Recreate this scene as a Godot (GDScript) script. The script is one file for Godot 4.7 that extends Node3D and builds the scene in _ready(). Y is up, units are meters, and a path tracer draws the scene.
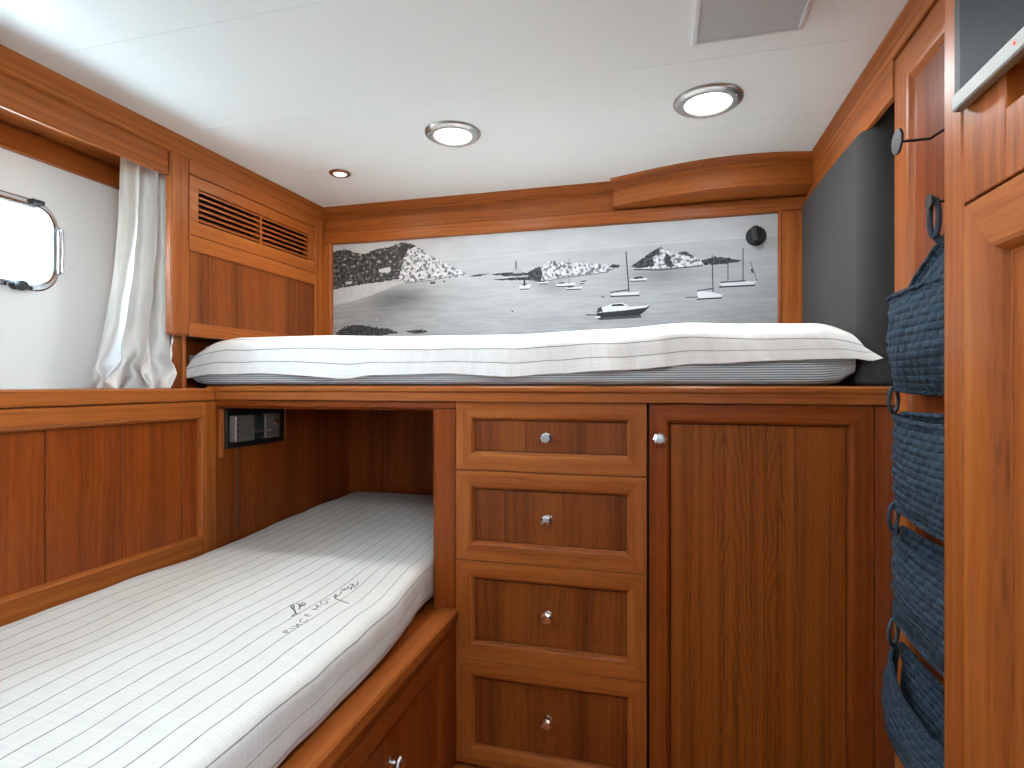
extends Node3D
# Cabin of a motor yacht: two bunks, drawers, cupboards, a print of a bay, hanging organizer.
# Coordinates below are measured from the eye point; floor_y lifts them so that the floor lies at y = 0.
const EYE := 1.072
var O := Vector3.ZERO            # base of the thing being built
var rng := RandomNumberGenerator.new()
var M := {}
var taken := {}
var SH := 0.0                    # the port side runs about one degree off the centre line

# ------------------------------------------------------------------ mesh helpers
class Shape:
	var v := PackedVector3Array()
	var n := PackedVector3Array()
	var t := PackedVector2Array()
	var o := Vector3.ZERO
	var sh := 0.0
	func at(p: Vector3) -> Vector3:
		return Vector3(p.x + sh * (-p.z - 1.5), p.y, p.z) - o
	func tri(a: Vector3, b: Vector3, c: Vector3, na: Vector3, nb: Vector3, nc: Vector3, ta: Vector2, tb: Vector2, tc: Vector2) -> void:
		if (b - a).cross(c - a).dot(na + nb + nc) > 0.0:
			v.append_array(PackedVector3Array([at(a), at(c), at(b)])); n.append_array(PackedVector3Array([na, nc, nb])); t.append_array(PackedVector2Array([ta, tc, tb]))
		else:
			v.append_array(PackedVector3Array([at(a), at(b), at(c)])); n.append_array(PackedVector3Array([na, nb, nc])); t.append_array(PackedVector2Array([ta, tb, tc]))
	func quad(a: Vector3, b: Vector3, c: Vector3, d: Vector3, nn: Vector3, ta: Vector2, tb: Vector2, tc: Vector2, td: Vector2) -> void:
		tri(a, b, c, nn, nn, nn, ta, tb, tc)
		tri(a, c, d, nn, nn, nn, ta, tc, td)
	func mesh() -> ArrayMesh:
		var arr := []
		arr.resize(Mesh.ARRAY_MAX)
		arr[Mesh.ARRAY_VERTEX] = v; arr[Mesh.ARRAY_NORMAL] = n; arr[Mesh.ARRAY_TEX_UV] = t
		var m := ArrayMesh.new()
		m.add_surface_from_arrays(Mesh.PRIMITIVE_TRIANGLES, arr)
		return m

func shape() -> Shape:
	var s := Shape.new()
	s.o = O; s.sh = SH
	return s

func box(s: Shape, a: Vector3, b: Vector3, bev := 0.002, grain := 1) -> Shape:
	var c := (a + b) / 2.0
	var h := (b - a).abs() / 2.0
	bev = minf(bev, minf(h.x, minf(h.y, h.z)) * 0.8)
	var lo := c - h
	var wid := 0.0
	for k in 3:
		if k != grain: wid = maxf(wid, h[k] * 2.0)
	var kl := 1.0 / maxf(1.3, h[grain] * 2.04)
	var kw := 1.0 / maxf(0.6, wid * 1.02)
	var uo := rng.randf() * (1.0 - wid * kw)
	var vo := rng.randf() * (1.0 - h[grain] * 2.0 * kl)
	var uvof := func(p: Vector3, ax: int) -> Vector2:
		if ax == grain:
			var a1 := (ax + 1) % 3
			var a2 := (ax + 2) % 3
			return Vector2(uo + (p[a1] - lo[a1]) * kw, vo + (p[a2] - lo[a2]) * kl)
		var ac := 3 - ax - grain
		return Vector2(uo + (p[ac] - lo[ac]) * kw, vo + (p[grain] - lo[grain]) * kl)
	var pt := func(ax: int, sx: float, sy: float, sz: float) -> Vector3:
		var e := Vector3(h.x - bev, h.y - bev, h.z - bev)
		e[ax] = h[ax]
		return c + Vector3(sx * e.x, sy * e.y, sz * e.z)
	for ax in 3:
		var a1 := (ax + 1) % 3
		var a2 := (ax + 2) % 3
		for sg in [-1.0, 1.0]:
			var q := []
			for w in [[-1.0, -1.0], [1.0, -1.0], [1.0, 1.0], [-1.0, 1.0]]:
				var sv := Vector3.ZERO
				sv[ax] = sg; sv[a1] = w[0]; sv[a2] = w[1]
				q.append(pt.call(ax, sv.x, sv.y, sv.z))
			var nn := Vector3.ZERO
			nn[ax] = sg
			s.quad(q[0], q[1], q[2], q[3], nn, uvof.call(q[0], ax), uvof.call(q[1], ax), uvof.call(q[2], ax), uvof.call(q[3], ax))
	if bev > 0.0001:
		for ax in 3:                       # the four edges that run along ax
			var a1 := (ax + 1) % 3
			var a2 := (ax + 2) % 3
			for s1 in [-1.0, 1.0]:
				for s2 in [-1.0, 1.0]:
					var sa := Vector3.ZERO
					var sb := Vector3.ZERO
					sa[ax] = -1.0; sa[a1] = s1; sa[a2] = s2
					sb[ax] = 1.0; sb[a1] = s1; sb[a2] = s2
					var p0: Vector3 = pt.call(a1, sa.x, sa.y, sa.z)
					var p1: Vector3 = pt.call(a1, sb.x, sb.y, sb.z)
					var p2: Vector3 = pt.call(a2, sb.x, sb.y, sb.z)
					var p3: Vector3 = pt.call(a2, sa.x, sa.y, sa.z)
					var nn := Vector3.ZERO
					nn[a1] = s1; nn[a2] = s2
					s.quad(p0, p1, p2, p3, nn.normalized(), uvof.call(p0, a1), uvof.call(p1, a1), uvof.call(p2, a1), uvof.call(p3, a1))
		for sx in [-1.0, 1.0]:
			for sy in [-1.0, 1.0]:
				for sz in [-1.0, 1.0]:
					var nn := Vector3(sx, sy, sz).normalized()
					var p0: Vector3 = pt.call(0, sx, sy, sz)
					var u0: Vector2 = uvof.call(p0, 0)
					s.tri(p0, pt.call(1, sx, sy, sz), pt.call(2, sx, sy, sz), nn, nn, nn, u0, u0, u0)
	return s

# a mitred frame: prof runs from the outer edge inwards as (distance in, height out)
func frame(s: Shape, org: Vector3, U: Vector3, V: Vector3, N: Vector3, w: float, h: float, prof: Array) -> Shape:
	var dirs := [U, V, -U, -V]
	var ins := [V, -U, -V, U]
	var cor := [org, org + U * w, org + U * w + V * h, org + V * h]
	for i in 4:
		var j := (i + 1) % 4
		var ln := w if i % 2 == 0 else h
		var kl := 1.0 / maxf(1.3, ln * 1.02)
		var uo := rng.randf() * 0.8
		var vo := rng.randf() * (1.0 - ln * kl)
		for k in prof.size() - 1:
			var d0: float = prof[k].x
			var d1: float = prof[k + 1].x
			var t0: float = prof[k].y
			var t1: float = prof[k + 1].y
			var prev: Vector3 = ins[(i + 3) % 4]
			var nxt: Vector3 = ins[j]
			var a: Vector3 = cor[i] + ins[i] * d0 + prev * d0 + N * t0
			var b: Vector3 = cor[j] + ins[i] * d0 + nxt * d0 + N * t0
			var c: Vector3 = cor[j] + ins[i] * d1 + nxt * d1 + N * t1
			var d: Vector3 = cor[i] + ins[i] * d1 + prev * d1 + N * t1
			var nn: Vector3 = (N * (d1 - d0) - ins[i] * (t1 - t0)).normalized()
			var g: Vector3 = dirs[i]
			var f := func(p: Vector3, dd: float) -> Vector2: return Vector2(uo + dd / 0.6, vo + (p - cor[i]).dot(g) * kl)
			s.quad(a, b, c, d, nn, f.call(a, d0), f.call(b, d0), f.call(c, d1), f.call(d, d1))
	return s

func grid(s: Shape, nu: int, nv: int, f: Callable, uvf: Callable, out: Vector3, closed := false) -> Shape:
	var P := []
	for j in nv + 1:
		for i in nu + 1:
			P.append(f.call(float(i) / nu, float(j) / nv))
	var W := nu + 1
	var Nn := []
	for j in nv + 1:
		for i in nu + 1:
			var i0 := maxi(i - 1, 0)
			var i1 := mini(i + 1, nu)
			if closed and (i == 0 or i == nu):
				i0 = nu - 1; i1 = 1
			var du: Vector3 = P[j * W + i1] - P[j * W + i0]
			var dv: Vector3 = P[mini(j + 1, nv) * W + i] - P[maxi(j - 1, 0) * W + i]
			var q := du.cross(dv)
			Nn.append(q.normalized() if q.length() > 1e-12 else out)
	var flip := 1.0
	var tot := 0.0
	for q in Nn: tot += q.dot(out)
	if tot < 0.0: flip = -1.0
	for j in nv:
		for i in nu:
			var k0 := j * W + i
			var ids := [k0, k0 + 1, k0 + W + 1, k0 + W]
			var uv := [uvf.call(float(i) / nu, float(j) / nv), uvf.call(float(i + 1) / nu, float(j) / nv), uvf.call(float(i + 1) / nu, float(j + 1) / nv), uvf.call(float(i) / nu, float(j + 1) / nv)]
			for tr in [[0, 1, 2], [0, 2, 3]]:
				var a: int = ids[tr[0]]
				var b: int = ids[tr[1]]
				var c: int = ids[tr[2]]
				s.tri(P[a], P[b], P[c], Nn[a] * flip, Nn[b] * flip, Nn[c] * flip, uv[tr[0]], uv[tr[1]], uv[tr[2]])
	return s

# turned shape: prof = (radius, height along axis); flat keeps facets
func lathe(s: Shape, at: Vector3, axis: Vector3, prof: Array, segs := 24, facets := false) -> Shape:
	var z := axis.normalized()
	var x := z.cross(Vector3.UP if absf(z.y) < 0.9 else Vector3.RIGHT).normalized()
	var y := z.cross(x)
	for k in prof.size() - 1:
		var r0: float = prof[k].x
		var r1: float = prof[k + 1].x
		var h0: float = prof[k].y
		var h1: float = prof[k + 1].y
		for i in segs:
			var a0 := TAU * i / segs
			var a1 := TAU * (i + 1) / segs
			var e0 := x * cos(a0) + y * sin(a0)
			var e1 := x * cos(a1) + y * sin(a1)
			var n0 := (e0 * (h1 - h0) - z * (r1 - r0)).normalized()
			var n1 := (e1 * (h1 - h0) - z * (r1 - r0)).normalized()
			if facets:
				n0 = (n0 + n1).normalized(); n1 = n0
			var A := at + e0 * r0 + z * h0
			var B := at + e1 * r0 + z * h0
			var C := at + e1 * r1 + z * h1
			var D := at + e0 * r1 + z * h1
			var u0 := Vector2(float(i) / segs, float(k) / prof.size())
			var u1 := Vector2(float(i + 1) / segs, float(k + 1) / prof.size())
			if r0 > 1e-6: s.tri(A, B, C, n0, n1, n1, u0, Vector2(u1.x, u0.y), u1)
			if r1 > 1e-6: s.tri(A, C, D, n0, n1, n0, u0, u1, Vector2(u0.x, u1.y))
	return s

func tube(s: Shape, pts: Array, r: float, segs := 10, closed := false) -> Shape:
	var nP := pts.size()
	var last := nP if closed else nP - 1
	var fr := []
	for i in nP:
		var p0: Vector3 = pts[(i - 1 + nP) % nP] if closed or i > 0 else pts[0]
		var p1: Vector3 = pts[(i + 1) % nP] if closed or i < nP - 1 else pts[nP - 1]
		var d := (p1 - p0).normalized()
		var x := d.cross(Vector3(0.31, 0.93, 0.17)).normalized()
		fr.append([x, d.cross(x)])
	for i in last:
		var j := (i + 1) % nP
		for k in segs:
			var a0 := TAU * k / segs
			var a1 := TAU * (k + 1) / segs
			var e00: Vector3 = fr[i][0] * cos(a0) + fr[i][1] * sin(a0)
			var e01: Vector3 = fr[i][0] * cos(a1) + fr[i][1] * sin(a1)
			var e10: Vector3 = fr[j][0] * cos(a0) + fr[j][1] * sin(a0)
			var e11: Vector3 = fr[j][0] * cos(a1) + fr[j][1] * sin(a1)
			var A: Vector3 = pts[i] + e00 * r
			var B: Vector3 = pts[i] + e01 * r
			var C: Vector3 = pts[j] + e11 * r
			var D: Vector3 = pts[j] + e10 * r
			var q := [Vector2(float(k) / segs, i * 0.2), Vector2(float(k + 1) / segs, i * 0.2), Vector2(float(k + 1) / segs, i * 0.2 + 0.2), Vector2(float(k) / segs, i * 0.2 + 0.2)]
			s.tri(A, B, C, e00, e01, e11, q[0], q[1], q[2])
			s.tri(A, C, D, e00, e11, e10, q[0], q[2], q[3])
	if not closed:
		for e in [0, nP - 1]:
			var d: Vector3 = (pts[0] - pts[1]).normalized() if e == 0 else (pts[nP - 1] - pts[nP - 2]).normalized()
			for k in segs:
				var a0 := TAU * k / segs
				var a1 := TAU * (k + 1) / segs
				s.tri(pts[e], pts[e] + (fr[e][0] * cos(a0) + fr[e][1] * sin(a0)) * r, pts[e] + (fr[e][0] * cos(a1) + fr[e][1] * sin(a1)) * r, d, d, d, Vector2.ZERO, Vector2.ZERO, Vector2.ZERO)
	return s

# a moulding drawn along a line of points in plan (x, z); prof = (out from the wall, height)
func moulding(s: Shape, path: Array, outs: Array, prof: Array) -> Shape:
	var uo := rng.randf() * 0.7
	var vo := rng.randf() * 0.3
	var ln := 0.0
	for i in path.size() - 1: ln += path[i].distance_to(path[i + 1])
	var run := 0.0
	var kl := 0.7 / maxf(0.9, ln)
	for i in path.size() - 1:
		var step: float = path[i].distance_to(path[i + 1])
		var w := 0.0
		for k in prof.size() - 1:
			var c := []
			for e in [[i, k], [i + 1, k], [i + 1, k + 1], [i, k + 1]]:
				var p: Vector2 = path[e[0]] + outs[e[0]] * prof[e[1]].x
				c.append(Vector3(p.x, prof[e[1]].y, p.y))
			var dp: Vector2 = prof[k + 1] - prof[k]
			var w1: float = w + dp.length()
			var N0 := Vector3(outs[i].x * -dp.y, dp.x, outs[i].y * -dp.y).normalized()
			var N1 := Vector3(outs[i + 1].x * -dp.y, dp.x, outs[i + 1].y * -dp.y).normalized()
			var v0 := vo + run * kl
			var v1 := vo + (run + step) * kl
			s.tri(c[0], c[1], c[2], N0, N1, N1, Vector2(uo + w / 0.6, v0), Vector2(uo + w / 0.6, v1), Vector2(uo + w1 / 0.6, v1))
			s.tri(c[0], c[2], c[3], N0, N1, N0, Vector2(uo + w / 0.6, v0), Vector2(uo + w1 / 0.6, v1), Vector2(uo + w1 / 0.6, v0))
			w = w1
		run += step
	return s

# ------------------------------------------------------------------ nodes
func numbered(called: String) -> String:
	var k: int = taken.get(called, 0)
	taken[called] = k + 1
	return called if k == 0 else "%s_%03d" % [called, k]

func thing(called: String, label: String, category: String, base: Vector3, group := "", kind := "") -> Node3D:
	var o := Node3D.new()
	o.name = numbered(called)
	O = base
	o.position = base + Vector3(0, EYE, 0)
	add_child(o)
	o.set_meta("label", label); o.set_meta("category", category)
	if group: o.set_meta("group", group)
	if kind: o.set_meta("kind", kind)
	return o

func part(parent: Node3D, called: String, s: Shape, m: Material, label := "") -> MeshInstance3D:
	var o := MeshInstance3D.new()
	o.name = called
	o.mesh = s.mesh()
	o.material_override = m
	parent.add_child(o, true)
	if label: o.set_meta("label", label)
	return o

func single(called: String, s: Shape, m: Material, label: String, category: String, group := "", kind := "") -> MeshInstance3D:
	var o := MeshInstance3D.new()
	o.name = numbered(called)
	o.mesh = s.mesh()
	o.material_override = m
	o.position = O + Vector3(0, EYE, 0)
	add_child(o)
	o.set_meta("label", label); o.set_meta("category", category)
	if group: o.set_meta("group", group)
	if kind: o.set_meta("kind", kind)
	return o

func V(x: float, y: float, z: float) -> Vector3: return Vector3(x, y, z)

# ------------------------------------------------------------------ textures and materials
func noise(seed_: int, freq: float, oct := 3) -> FastNoiseLite:
	var n := FastNoiseLite.new()
	n.seed = seed_; n.frequency = freq; n.fractal_octaves = oct
	n.noise_type = FastNoiseLite.TYPE_SIMPLEX_SMOOTH
	return n

func tex(im: Image) -> ImageTexture: return ImageTexture.create_from_image(im)

func put3(b: PackedByteArray, k: int, c: Color) -> void:
	b[k] = int(clampf(c.r, 0, 1) * 255.0); b[k + 1] = int(clampf(c.g, 0, 1) * 255.0); b[k + 2] = int(clampf(c.b, 0, 1) * 255.0)

const WD := Color(0.45, 0.22, 0.08)
const WM := Color(0.61, 0.325, 0.13)
const WL := Color(0.70, 0.42, 0.19)

func wood_tone(t: float, dk: Color, md: Color, lt: Color) -> Color:
	return dk.lerp(md, clampf(t * 2.0, 0, 1)) if t < 0.5 else md.lerp(lt, clampf(t * 2.0 - 1.0, 0, 1))

func wood_image(seed_: int, dk: Color, md: Color, lt: Color, strips := false) -> Image:
	var W := 384
	var H := 768
	var n1 := noise(seed_, 0.09, 3)
	var n2 := noise(seed_ + 7, 0.016, 2)
	var n3 := noise(seed_ + 13, 0.45, 1)
	var b := PackedByteArray()
	b.resize(W * H * 3)
	var edges := []
	var tones := []
	var r := RandomNumberGenerator.new()
	r.seed = seed_ + 99
	var e := 0.0
	while e < W:
		edges.append(e); tones.append(r.randf_range(-0.16, 0.16))
		e += r.randf_range(16, 44)
	var k := 0
	for y in H:
		for x in W:
			var wob := n2.get_noise_2d(x * 0.3, y * 0.25) * 6.0
			var t := 0.5 + 0.34 * n1.get_noise_2d((x + wob), y * 0.010) + 0.30 * n2.get_noise_2d((x + wob) * 1.2 + 500.0, y * 0.05)
			var p := n3.get_noise_2d(x * 1.3, y * 0.045)
			if p > 0.30: t -= (p - 0.30) * 0.55
			if strips:
				for q in edges.size():
					if x >= edges[q] and (q == edges.size() - 1 or x < edges[q + 1]):
						t += tones[q]
						if x - edges[q] < 1.2: t -= 0.22
						break
			put3(b, k, wood_tone(clampf(t, 0, 1), dk, md, lt))
			k += 3
	return Image.create_from_data(W, H, false, Image.FORMAT_RGB8, b)

# flat-sawn veneer with two tall cathedral figures, for the cupboard door
func cathedral_image() -> Image:
	var W := 512
	var H := 1024
	var n1 := noise(41, 0.11, 3)
	var n2 := noise(47, 0.006, 1)
	var n3 := noise(53, 0.5, 1)
	var b := PackedByteArray()
	b.resize(W * H * 3)
	var k := 0
	for y in H:
		for x in W:
			var u := float(x) / W + n2.get_noise_2d(x * 0.8, y * 0.5) * 0.03
			var w := float(y) / H
			var d := minf(absf(u - 0.34), absf(u - 0.63) * 1.15)
			var f := w * 2.2 - d * d * 46.0 - d * 7.0 + n2.get_noise_2d(x * 1.5 + 900.0, y * 0.5) * 0.35
			var ring := 0.5 + 0.5 * sin(f * 15.0)
			var fade := clampf(1.0 - absf(u - 0.48) * 1.5, 0.2, 1.0)
			var t := 0.56 - 0.24 * pow(ring, 2.0) * fade + 0.26 * n1.get_noise_2d(x, y * 0.012) + 0.2 * n2.get_noise_2d(x * 5.0, y * 0.05)
			var p := n3.get_noise_2d(x * 1.2, y * 0.04)
			if p > 0.32: t -= (p - 0.32) * 0.5
			put3(b, k, wood_tone(clampf(t, 0, 1), Color(0.36, 0.16, 0.045), Color(0.535, 0.27, 0.08), Color(0.63, 0.355, 0.13)))
			k += 3
	return Image.create_from_data(W, H, false, Image.FORMAT_RGB8, b)

func dab(im: Image, x: int, y: int, c: Color, a: float) -> void:
	if x < 0 or y < 0 or x >= im.get_width() or y >= im.get_height() or a <= 0.0: return
	im.set_pixel(x, y, im.get_pixel(x, y).lerp(c, minf(a, 1.0)))

func stroke(im: Image, pts: Array, w: float, c: Color) -> void:
	for i in pts.size() - 1:
		var a: Vector2 = pts[i]
		var d: Vector2 = pts[i + 1]
		var lo := Vector2(minf(a.x, d.x), minf(a.y, d.y)) - Vector2(w + 1, w + 1)
		var hi := Vector2(maxf(a.x, d.x), maxf(a.y, d.y)) + Vector2(w + 1, w + 1)
		for y in range(int(lo.y), int(hi.y) + 1):
			for x in range(int(lo.x), int(hi.x) + 1):
				var p := Vector2(x + 0.5, y + 0.5)
				var q := Geometry2D.get_closest_point_to_segment(p, a, d)
				dab(im, x, y, c, clampf(w / 2.0 + 0.5 - p.distance_to(q), 0.0, 1.0))

func fill(im: Image, pts: Array, f: Callable) -> void:
	var poly := PackedVector2Array(pts)
	var lo := poly[0]
	var hi := poly[0]
	for p in poly:
		lo = lo.min(p); hi = hi.max(p)
	for y in range(int(lo.y), int(hi.y) + 1):
		for x in range(int(lo.x), int(hi.x) + 1):
			if Geometry2D.is_point_in_polygon(Vector2(x + 0.5, y + 0.5), poly):
				var c: Color = f.call(x, y)
				dab(im, x, y, c, c.a)

const LINEN := Color(0.84, 0.825, 0.79)
const INK := Color(0.17, 0.15, 0.14)

func linen_image(W: int, H: int, period: float, phase: float, wob: float, seed_: int, cloth := LINEN) -> Image:
	# stripes run along y, one pixel is about a millimetre
	var b := PackedByteArray()
	b.resize(W * H * 3)
	var r := RandomNumberGenerator.new()
	r.seed = seed_
	var n := noise(seed_, 0.02, 2)
	var warp := []
	for x in W: warp.append(r.randf_range(-0.022, 0.022))
	var k := 0
	for y in H:
		var weft := r.randf_range(-0.022, 0.022)
		var sway := wob * (sin(TAU * 3.0 * y / H) + 0.6 * sin(TAU * 7.0 * y / H + 1.0))
		for x in W:
			var c: Color = cloth * (1.0 + warp[x] + weft + 0.012 * n.get_noise_2d(x, y))
			var d := fposmod(x + sway - phase + period * 0.5, period) - period * 0.5
			var a := clampf(1.35 - absf(d), 0.0, 1.0) * (0.74 + 0.24 * n.get_noise_2d(x * 3.0, y * 2.0))
			c = c.lerp(INK, clampf(a, 0, 1))
			put3(b, k, c)
			k += 3
	return Image.create_from_data(W, H, false, Image.FORMAT_RGB8, b)

const SCRIPT := [
	[2.6, [-808, 1100, -810, 1111, -797, 1099, -791, 1087, -786, 1085, -772, 1070]], [2.6, [-807, 1100, -794, 1089, -786, 1085]], [3.0, [-769, 1053, -770, 1066, -765, 1071]],
	[1.8, [-809, 1122, -799, 1118, -782, 1100, -778, 1090]], [1.8, [-782, 1100, -792, 1114, -797, 1129, -797, 1134]], [1.8, [-786, 1109, -789, 1120, -783, 1110, -781, 1117, -790, 1127, -786, 1130]],
	[1.3, [-732, 976, -721, 979]], [1.3, [-732, 976, -735, 984, -731, 987, -727, 978]], [1.3, [-734, 996, -722, 998]], [1.4, [-735, 1006, -721, 1009, -734, 1020, -722, 1020]], [1.3, [-741, 1051, -741, 1044, -736, 1034, -728, 1031, -724, 1035, -726, 1048]],
	[1.3, [-745, 1065, -735, 1066]], [1.3, [-745, 1065, -750, 1076]], [1.3, [-740, 1065, -743, 1075]], [1.3, [-735, 1066, -733, 1071]],
	[1.4, [-741, 1104, -752, 1102, -744, 1112, -758, 1125, -742, 1120]], [1.3, [-750, 1134, -758, 1141, -760, 1151, -753, 1155, -743, 1149, -739, 1137, -745, 1132, -750, 1134]], [1.3, [-757, 1163, -748, 1164]],
	[2.4, [-693, 1157, -712, 1163, -734, 1170, -748, 1185, -751, 1196, -742, 1187, -742, 1183]], [1.8, [-741, 1185, -740, 1193, -743, 1208, -748, 1219]],
	[1.7, [-758, 1235, -743, 1224, -749, 1238, -739, 1232, -747, 1252, -729, 1237, -738, 1256, -725, 1249]], [1.8, [-752, 1268, -738, 1265, -730, 1259, -728, 1270, -737, 1289]], [2.2, [-747, 1273, -736, 1261]]]

# the print: millimetres from its upper left corner
func mural_image() -> Image:
	var W := 1716
	var H := 450
	var im := Image.create(W, H, false, Image.FORMAT_RGB8)
	var n1 := noise(5, 0.006, 3)
	var n2 := noise(6, 0.03, 4)
	var n3 := noise(8, 0.05, 4)
	var b := PackedByteArray()
	b.resize(W * H * 3)
	var k := 0
	for y in H:
		for x in W:
			var hz := 92.0 - x * 0.0135
			var g := 0.0
			if y < hz + 10.0:
				g = 0.735 + 0.03 * n1.get_noise_2d(x, y * 3.0) + 0.02 * sin(x * 0.0018)
				if absf(y - hz) < 1.5: g -= 0.03
				if y > hz: g += 0.012
			else:
				var w := (y - hz) / 360.0
				g = 0.735 - 0.14 * w + 0.03 * n1.get_noise_2d(x * 0.5, y * 4.0) + (0.012 + 0.05 * w) * n2.get_noise_2d(x * 0.25, y * 2.4)
				g -= 0.05 * clampf((x - 900.0) / 800.0, 0.0, 1.0)
				g -= 0.22 * exp(-pow((x - 300.0) / 140.0, 2.0) - pow((y - 235.0) / 45.0, 2.0)) + 0.10 * exp(-pow((x - 180.0) / 200.0, 2.0) - pow((y - 300.0) / 60.0, 2.0))
				g -= 0.14 * exp(-pow((x - 1330.0) / 110.0, 2.0) - pow((y - 195.0) / 34.0, 2.0))
				g -= 0.10 * exp(-pow((x - 930.0) / 70.0, 2.0) - pow((y - 215.0) / 30.0, 2.0))
			put3(b, k, Color(g * 0.985, g * 0.995, g * 1.01))
			k += 3
	im = Image.create_from_data(W, H, false, Image.FORMAT_RGB8, b)
	var P := func(a: Array) -> Array:
		var o := []
		for i in range(0, a.size(), 2): o.append(Vector2(a[i], a[i + 1]))
		return o
	var rough := func(a: Array, amp: float) -> Array:
		var o := []
		var q: Array = P.call(a)
		for i in q.size():
			var s0: Vector2 = q[i]
			var s1: Vector2 = q[(i + 1) % q.size()]
			var m := maxi(1, int(s0.distance_to(s1) / 6.0))
			for j in m:
				var p := s0.lerp(s1, float(j) / m)
				o.append(p + Vector2(n3.get_noise_2d(p.x * 2.0, p.y), n3.get_noise_2d(p.x * 1.7 + 400.0, p.y)) * amp)
		return o
	var grey := func(v: float, a := 1.0) -> Color: return Color(v * 0.985, v * 0.995, v * 1.02, a)
	var sand := func(x, y): return grey.call(0.74 + 0.04 * n2.get_noise_2d(x, y))
	var trees := func(x, y):
		var q: float = n2.get_noise_2d(x * 1.4, y * 1.8) + 0.5 * n3.get_noise_2d(x * 1.5, y * 1.5)
		return grey.call(clampf(0.27 + 0.22 * q + 0.30 * smoothstep(0.42, 0.62, q), 0.1, 0.75))
	var rock := func(x, y):
		var q: float = n3.get_noise_2d(x * 1.1, y * 1.1) + 0.6 * n2.get_noise_2d(x, y)
		return grey.call(lerpf(0.80, 0.42, smoothstep(0.02, 0.30, q)) + 0.12 * n2.get_noise_2d(x * 2.0, y * 2.0) - 0.10 * n1.get_noise_2d(x * 6.0, y * 6.0))
	var dark := func(x, y): return grey.call(clampf(0.22 + 0.2 * n3.get_noise_2d(x * 1.3, y * 1.3), 0.08, 0.5))
	fill(im, P.call([0, 187, 125, 175, 217, 167, 324, 172, 261, 194, 171, 223, 79, 244, 0, 256]), sand)
	fill(im, rough.call([0, 30, 56, 24, 102, 40, 153, 50, 194, 33, 253, 28, 284, 22, 315, 12, 345, 26, 334, 75, 350, 125, 306, 159, 217, 167, 125, 175, 0, 188], 7.0), trees)
	fill(im, rough.call([315, 14, 359, 25, 411, 48, 463, 87, 522, 114, 589, 149, 572, 164, 437, 169, 328, 176, 297, 159, 324, 91], 6.0), rock)
	fill(im, rough.call([315, 12, 359, 22, 380, 32, 345, 42, 322, 75, 300, 60], 5.0), dark)
	fill(im, rough.call([210, 116, 262, 108, 268, 122, 258, 132, 215, 128], 3.0), func(_x, _y): return grey.call(0.78))
	fill(im, rough.call([60, 160, 92, 158, 92, 168, 60, 170], 2.0), func(_x, _y): return grey.call(0.75))
	stroke(im, P.call([330, 178, 440, 172, 590, 152]), 3.0, grey.call(0.45))
	fill(im, rough.call([600, 163, 640, 158, 690, 156, 640, 166], 2.0), dark)
	fill(im, rough.call([438, 178, 462, 178, 458, 186, 442, 186], 2.0), dark)
	fill(im, rough.call([488, 176, 505, 176, 502, 182], 2.0), dark)
	fill(im, rough.call([10, 374, 56, 345, 125, 340, 194, 352, 261, 360, 300, 376, 200, 390, 60, 392], 8.0), dark)
	fill(im, rough.call([330, 372, 400, 366, 430, 376, 380, 384], 4.0), dark)
	for sp in [[40, 318, 2.0], [205, 318, 2.5], [60, 345, 2.0], [255, 344, 2.0]]:
		stroke(im, [Vector2(sp[0], sp[1]), Vector2(sp[0], sp[1] + 6)], sp[2], grey.call(0.85))
	fill(im, rough.call([692, 160, 748, 155, 808, 158, 866, 164, 847, 172, 748, 170], 4.0), dark)
	fill(im, rough.call([700, 180, 839, 176, 866, 190, 728, 185], 3.0), dark)
	fill(im, rough.call([855, 163, 890, 138, 932, 119, 981, 131, 1038, 133, 1112, 144, 1185, 155, 1141, 172, 1056, 178, 963, 185, 905, 196, 847, 187], 6.0), rock)
	fill(im, rough.call([843, 187, 836, 162, 886, 138, 897, 168, 890, 200], 5.0), dark)
	stroke(im, P.call([845, 192, 905, 199, 963, 188, 1056, 181, 1141, 174]), 2.5, grey.call(0.32))
	fill(im, rough.call([1140, 158, 1160, 146, 1185, 152, 1180, 160], 2.0), dark)
	stroke(im, P.call([792, 117, 794, 158]), 7.0, grey.call(0.42))
	fill(im, P.call([782, 146, 816, 146, 818, 162, 780, 162]), func(_x, _y): return grey.call(0.66))
	stroke(im, P.call([779, 163, 820, 163]), 3.0, grey.call(0.25))
	fill(im, rough.call([1224, 156, 1263, 132, 1298, 109, 1329, 91, 1350, 110, 1374, 122, 1409, 114, 1442, 134, 1476, 153, 1463, 166, 1395, 170, 1326, 172, 1256, 167], 5.0), rock)
	fill(im, rough.call([1222, 158, 1263, 132, 1298, 109, 1329, 91, 1322, 118, 1300, 130, 1306, 160, 1256, 166], 4.0), dark)
	fill(im, rough.call([1346, 112, 1360, 128, 1366, 150, 1378, 166, 1350, 166, 1340, 140], 4.0), dark)
	fill(im, rough.call([1384, 122, 1409, 112, 1446, 138, 1420, 130], 4.0), dark)
	fill(im, rough.call([1466, 150, 1513, 139, 1555, 145, 1602, 159, 1546, 167, 1476, 167], 4.0), dark)
	stroke(im, P.call([1236, 170, 1330, 176, 1470, 168]), 4.0, grey.call(0.22))
	var ink := grey.call(0.15)
	var pale := func(_x, _y): return grey.call(0.83)
	var hull := func(_x, _y): return grey.call(0.14)
	# motor yacht
	fill(im, P.call([1097, 336, 1256, 333, 1262, 345, 1110, 350]), func(_x, _y): return grey.call(0.2, 0.85))
	fill(im, P.call([1092, 331, 1108, 322, 1200, 316, 1291, 303, 1274, 322, 1256, 335, 1112, 341]), hull)
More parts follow.
